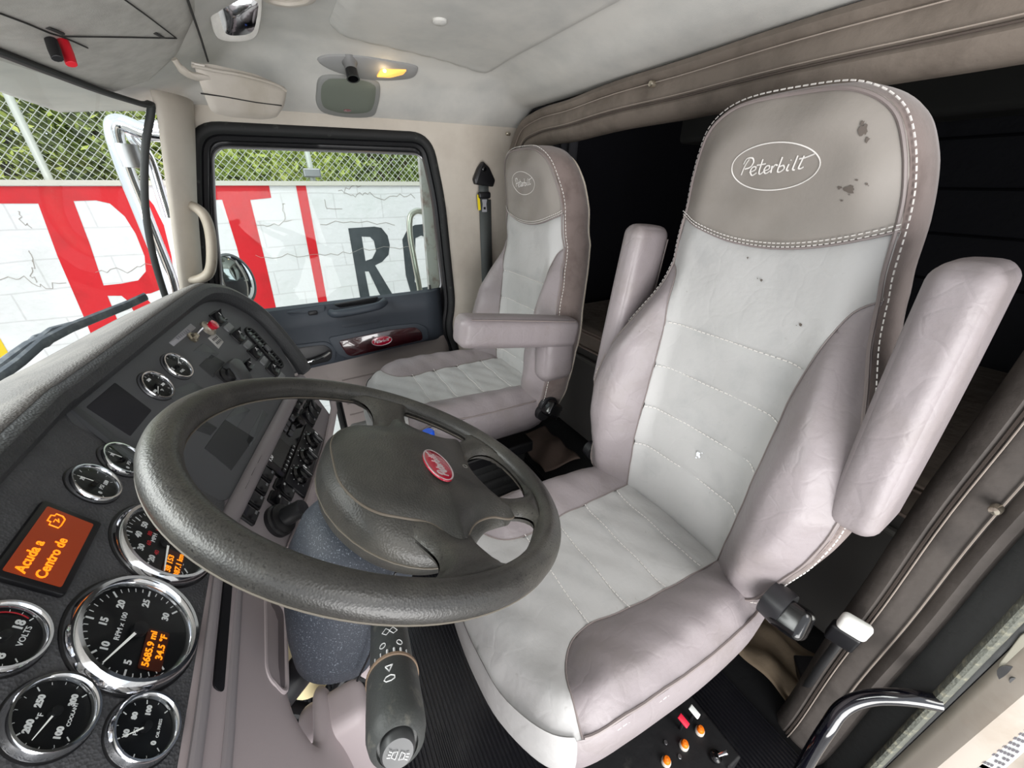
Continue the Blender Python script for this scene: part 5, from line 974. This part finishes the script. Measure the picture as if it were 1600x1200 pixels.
# ------------------------------------------------------------------ steering wheel
sw_ = thing('steering_wheel', 'large worn black four spoke steering wheel with a red oval badge', 'steering wheel', tuple(WC))
wlm = mat('worn_black_leather', (50, 49, 47), .38, bump=[(520, .3, .0007), (60, .1, .002)], mottle=((86, 84, 78), 9, .42, .72), wear=((34, 33, 32), 420, .56, .64), vor=True, spec=.55)
RR = .2251; n_ = 160
g = G(); rings = []
for k in range(n_):
    a = 2*math.pi*k/n_; c = A([math.cos(a), math.sin(a)]); ring = []
    for j in range(20):
        b = 2*math.pi*j/20; rr_ = .0166*(1+.05*math.cos(b)); ring.append(W.p(c[0]*(RR+rr_*math.cos(b)), c[1]*(RR+rr_*math.cos(b)), .0172*math.sin(b)))
    rings.append(ring)
rings.append(rings[0]); g.loft(rings); rim = weld(g.obj('rim', wlm, sw_, sharp=80))
g = G(); g.tube([W.p(math.cos(a)*(RR-.0150), math.sin(a)*(RR-.0150), -.0088) for a in np.linspace(0, 2*math.pi, 121)[:-1]], .0012, 6, True); g.tube([W.p(math.cos(a)*(RR+.0150), math.sin(a)*(RR+.0150), -.0088) for a in np.linspace(0, 2*math.pi, 121)[:-1]], .0010, 6, True); g.obj('rim_seam', mat('seam_tan', (96, 90, 80), .6), rim)
arm_o = spline([(-.2135, .030), (-.200, .004), (-.180, -.010), (-.155, -.013), (-.128, -.004), (-.10, .016), (-.065, .045), (-.03, .062), (0, .066), (.03, .062), (.065, .045), (.10, .016), (.128, -.004), (.155, -.013), (.180, -.010), (.200, .004), (.2135, .030)], 5, False)
arc = [(.2190*math.cos(a), .2190*math.sin(a)) for a in np.linspace(math.radians(6), math.radians(-186), 60)]
so2 = [tuple(p) for p in arm_o]+arc
hC = spline([(-.050, -.148), (0, -.141), (.050, -.148), (.064, -.168), (.058, -.192), (.03, -.2045), (0, -.2075), (-.03, -.2045), (-.058, -.192), (-.064, -.168)], 4)
hB = spline([(.128, -.074), (.160, -.068), (.186, -.072), (.190, -.086), (.172, -.118), (.148, -.145), (.122, -.167), (.108, -.162), (.100, -.142), (.104, -.115), (.113, -.090)], 4)
hD = [(-a, b) for a, b in hB]
for sg in (1, -1):
    def lf(V, d, sg=sg):
        r = np.hypot(V[:, 0], V[:, 1]); mid = -.004-.016*(1-smooth01((r-.13)/.08)); hh = mid+sg*(.0015+.0125*(1-np.exp(-d/.006))); return [W.p(a, b, q) for (a, b), q in zip(V, hh)]
    G().patch(so2, lf, .005, [hC, hB, hD]).obj('spokes' if sg > 0 else 'spoke_backing', wlm, sw_, sharp=80)
# hub pad
padm = mat('grained_black_pad', (46, 46, 44), .42, bump=[(420, .5, .0007)], mottle=((76, 74, 69), 9, .42, .72), wear=((128, 126, 116), 26, .72, .82), vor=True, spec=.5)
HP = [(0, .068), (.045, .066), (.080, .053), (.100, .034), (.108, .008), (.115, -.018), (.130, -.032), (.150, -.040), (.152, -.054), (.134, -.064), (.114, -.084), (.103, -.112), (.106, -.136), (.098, -.150), (.076, -.147), (.048, -.138), (.020, -.133), (0, -.132)]
hp_ = spline(HP+[(-a, b) for a, b in HP[-2:0:-1]], 5); hp_ = A(hp_) if area2(A(hp_)) > 0 else A(hp_)[::-1]
pad = G().patch(hp_, lambda V, d: [W.p(a, b, -.006+.012*(1-math.exp(-e/.010))+.014*smooth01(e/.08)) for (a, b), e in zip(V, d)], .005)
pad = pad.obj('hub_pad', padm, sw_, sharp=80)
G().tube([W.p(a, b, -.0075) for a, b in hp_], .0016, 8, True).obj('pad_edge', mat('seam_tan2', (92, 84, 74), .6), pad)
rings = []
for h, s, mx_ in ((-.0085, 1.0, 0), (-.016, 1.04, .25), (-.028, 1.0, .85), (-.045, .98, 1.), (-.062, .92, 1.), (-.076, .80, 1.), (-.086, .62, 1.)):
    ring = []
    for (a, b) in hp_:
        t = math.atan2(b+.03, a); e = A([.146*math.cos(t), -.03+.110*math.sin(t)]); q = A([a, b])*(1-mx_)+e*mx_; q = A([0, -.03])+(q-A([0, -.03]))*s; ring.append(W.p(q[0], q[1], h))
    rings.append(ring)
G().loft(rings, cap1=True).obj('hub_skirt', padm, sw_, sharp=70)
G().tube([W.p(A(r)@A([1]) if False else 0, 0, 0) for r in ()] or [rings[3][i] for i in range(0, len(hp_), 3)], .0012, 6, True).obj('skirt_seam', mat('seam_tan', (96, 90, 80), .6), sw_)
ex, ey = W.px(684, 726, .0215); f = Fr(W.p(ex, ey, .0218), W.X, W.Y)
badge(f, .0365, .0165, mat('badge_silver', (214, 200, 204), .3, .6), sw_, m_plate=rede, th=.03, name='hub_badge', label='red oval badge with silver script')
x, y = W.px(725, 733, .015); G().tube([W.p(x+.004*math.cos(a), y+.003*math.sin(a), .0195) for a in np.linspace(0, 6.28, 14)[:-1]], .0006, 4, True).obj('horn_symbol', mat('dim_symbol', (110, 108, 102), .6), sw_)
# ------------------------------------------------------------------ outside the glass: wiper, mirrors, rails
wp = thing('windscreen_wiper', 'dusty grey windscreen wiper lying across the outside of the glass', 'wiper', tuple(at(80, 530, 'y', .72)))
dust = mat('dusty_black', (84, 90, 98), .6, mottle=((120, 124, 128), 40, .45, .7))
def ws(u, v, off=.012):   # on the windscreen, just outside
    d = ray(u, v); lo, hi = .2, 3.
    def inside_(p):
        f = np.clip((p[2]-.94)/.535, -.3, 1.2); y_ = np.interp(p[0], [-.12, .45, 1.12, 1.45, 1.59], [.76, .70, .585, .475, .385])*(1-f)+np.interp(p[0], [-.12, .45, 1.05, 1.36, 1.52], [.44, .40, .335, .29, .245])*f+.03*math.sin(math.pi*min(max(f, 0), 1))+off; return p[1] < y_
    for _ in range(50):
        m_ = (lo+hi)/2
        if inside_(CAM+m_*d): lo = m_
        else: hi = m_
    return CAM+lo*d
G().tube([ws(u, v, .02) for u, v in ((-15, 598), (30, 566), (66, 535), (110, 512), (160, 492), (200, 476), (228, 463))], [.010, .009, .008, .008, .009, .007, .005], 8, rb=.012).obj('wiper_blade', dust, wp)
G().tube([ws(u, v, .04) for u, v in ((-15, 585), (20, 558), (45, 540), (62, 532), (80, 516), (110, 508), (135, 502))], [.013, .012, .012, .011, .008, .008, .007], 8).obj('wiper_arm', dust, wp)
G().tube([ws(u, v, .03) for u, v in ((120, 508), (140, 498), (165, 490), (190, 478), (222, 463))], .006, 8).obj('blade_bridge', dust, wp)
G().box(Fr(ws(64, 533, .045), (1, -.5, 0), (.3, .3, .6)), (0, 0, 0), (.03, .03, .03)).obj('wiper_joint', dust, wp, bevel=.006)
ma = thing('chrome_mirror_arm', 'bent chrome mirror arm outside the front corner of the windscreen', 'mirror arm', tuple(at(215, 300, 'x', 1.95)))
X_ = 1.95
G().tube(spline([at(u, v, 'x', X_) for u, v in ((262, 210), (225, 205), (188, 192), (178, 206), (196, 265), (218, 320), (240, 375), (262, 430), (270, 460))], 6, False), .026, 16).obj('arm_tube', chrome, ma)
G().tube(spline([at(u, v, 'x', X_+.12) for u, v in ((262, 200), (225, 196), (206, 212), (232, 245), (250, 300), (262, 340))], 6, False), .018, 12).obj('arm_brace', chrome, ma)
G().tube([at(195, 225, 'x', X_), at(208, 262, 'x', X_)], .034, 14).obj('arm_clamp', steel, ma)
fmr = thing('fender_mirror', 'round convex mirror outside the front lower corner of the passenger window', 'mirror', tuple(at(368, 437, 'x', 2.1)))
c_ = at(367, 438, 'x', 2.15); MFm = Fr(c_, nrm(A([.35, -.9, 0])), (0, 0, 1)); MFm = MFm if MFm.N@(CAM-c_) > 0 else Fr(c_, -MFm.X, (0, 0, 1)); MFm = MFm.at(0, 0, 0, .12)
G().lathe(MFm, [(.0, -.05), (.06, -.04), (.092, -.012), (.095, .0), (.088, .006), (.086, .002)], 40, cap0=False, cap1=False, sx=.85, sy=1.25).obj('mirror_housing', mat('mirror_housing_grey', (96, 98, 100), .4), fmr)
G().lathe(MFm, [(.087, .002), (.07, .012), (.04, .021), (0, .025)], 40, cap0=False, cap1=False, sx=.85, sy=1.25).obj('mirror_glass', chrome, fmr)
G().tube([c_+A([.0, .03, -.05]), c_+A([-.05, .04, -.2]), A([1.765, .36, .86])], .014, 10).obj('mirror_stem', blackp, fmr)
er = thing('exterior_grab_rail', 'pale metal grab rail outside the rear edge of the passenger window', 'grab rail', tuple(at(650, 400, 'x', 1.95)))
G().tube(spline([at(u, v, 'x', 1.98) for u, v in ((662, 331), (650, 330), (641, 340), (641, 370), (648, 410), (656, 462))]+[A([1.95, -.47, .80]), A([1.77, -.47, .78])], 6, False), .014, 12).obj('rail_tube', mat('pale_aluminium', (196, 196, 184), .35, .8), er)
vm_ = thing('window_reflection_strip', 'pale strip standing in for a reflection at the rear edge of the passenger window', 'reflection strip', tuple(at(668, 350, 'x', 1.85)))  # added solid strip in place of a reflection in the door glass
G().prism(Fr((1.86, 0, 0), (0, -1, 0), (0, 0, 1)), [Fr((1.86, 0, 0), (0, -1, 0), (0, 0, 1)).px(u, v) for u, v in ((655, 240), (676, 238), (692, 460), (672, 462))], -.03, 0).obj('strip_body', mat('reflection_strip_white', (190, 188, 186), .4, mottle=((150, 130, 124), 20, .5, .7)), vm_, smooth=False)
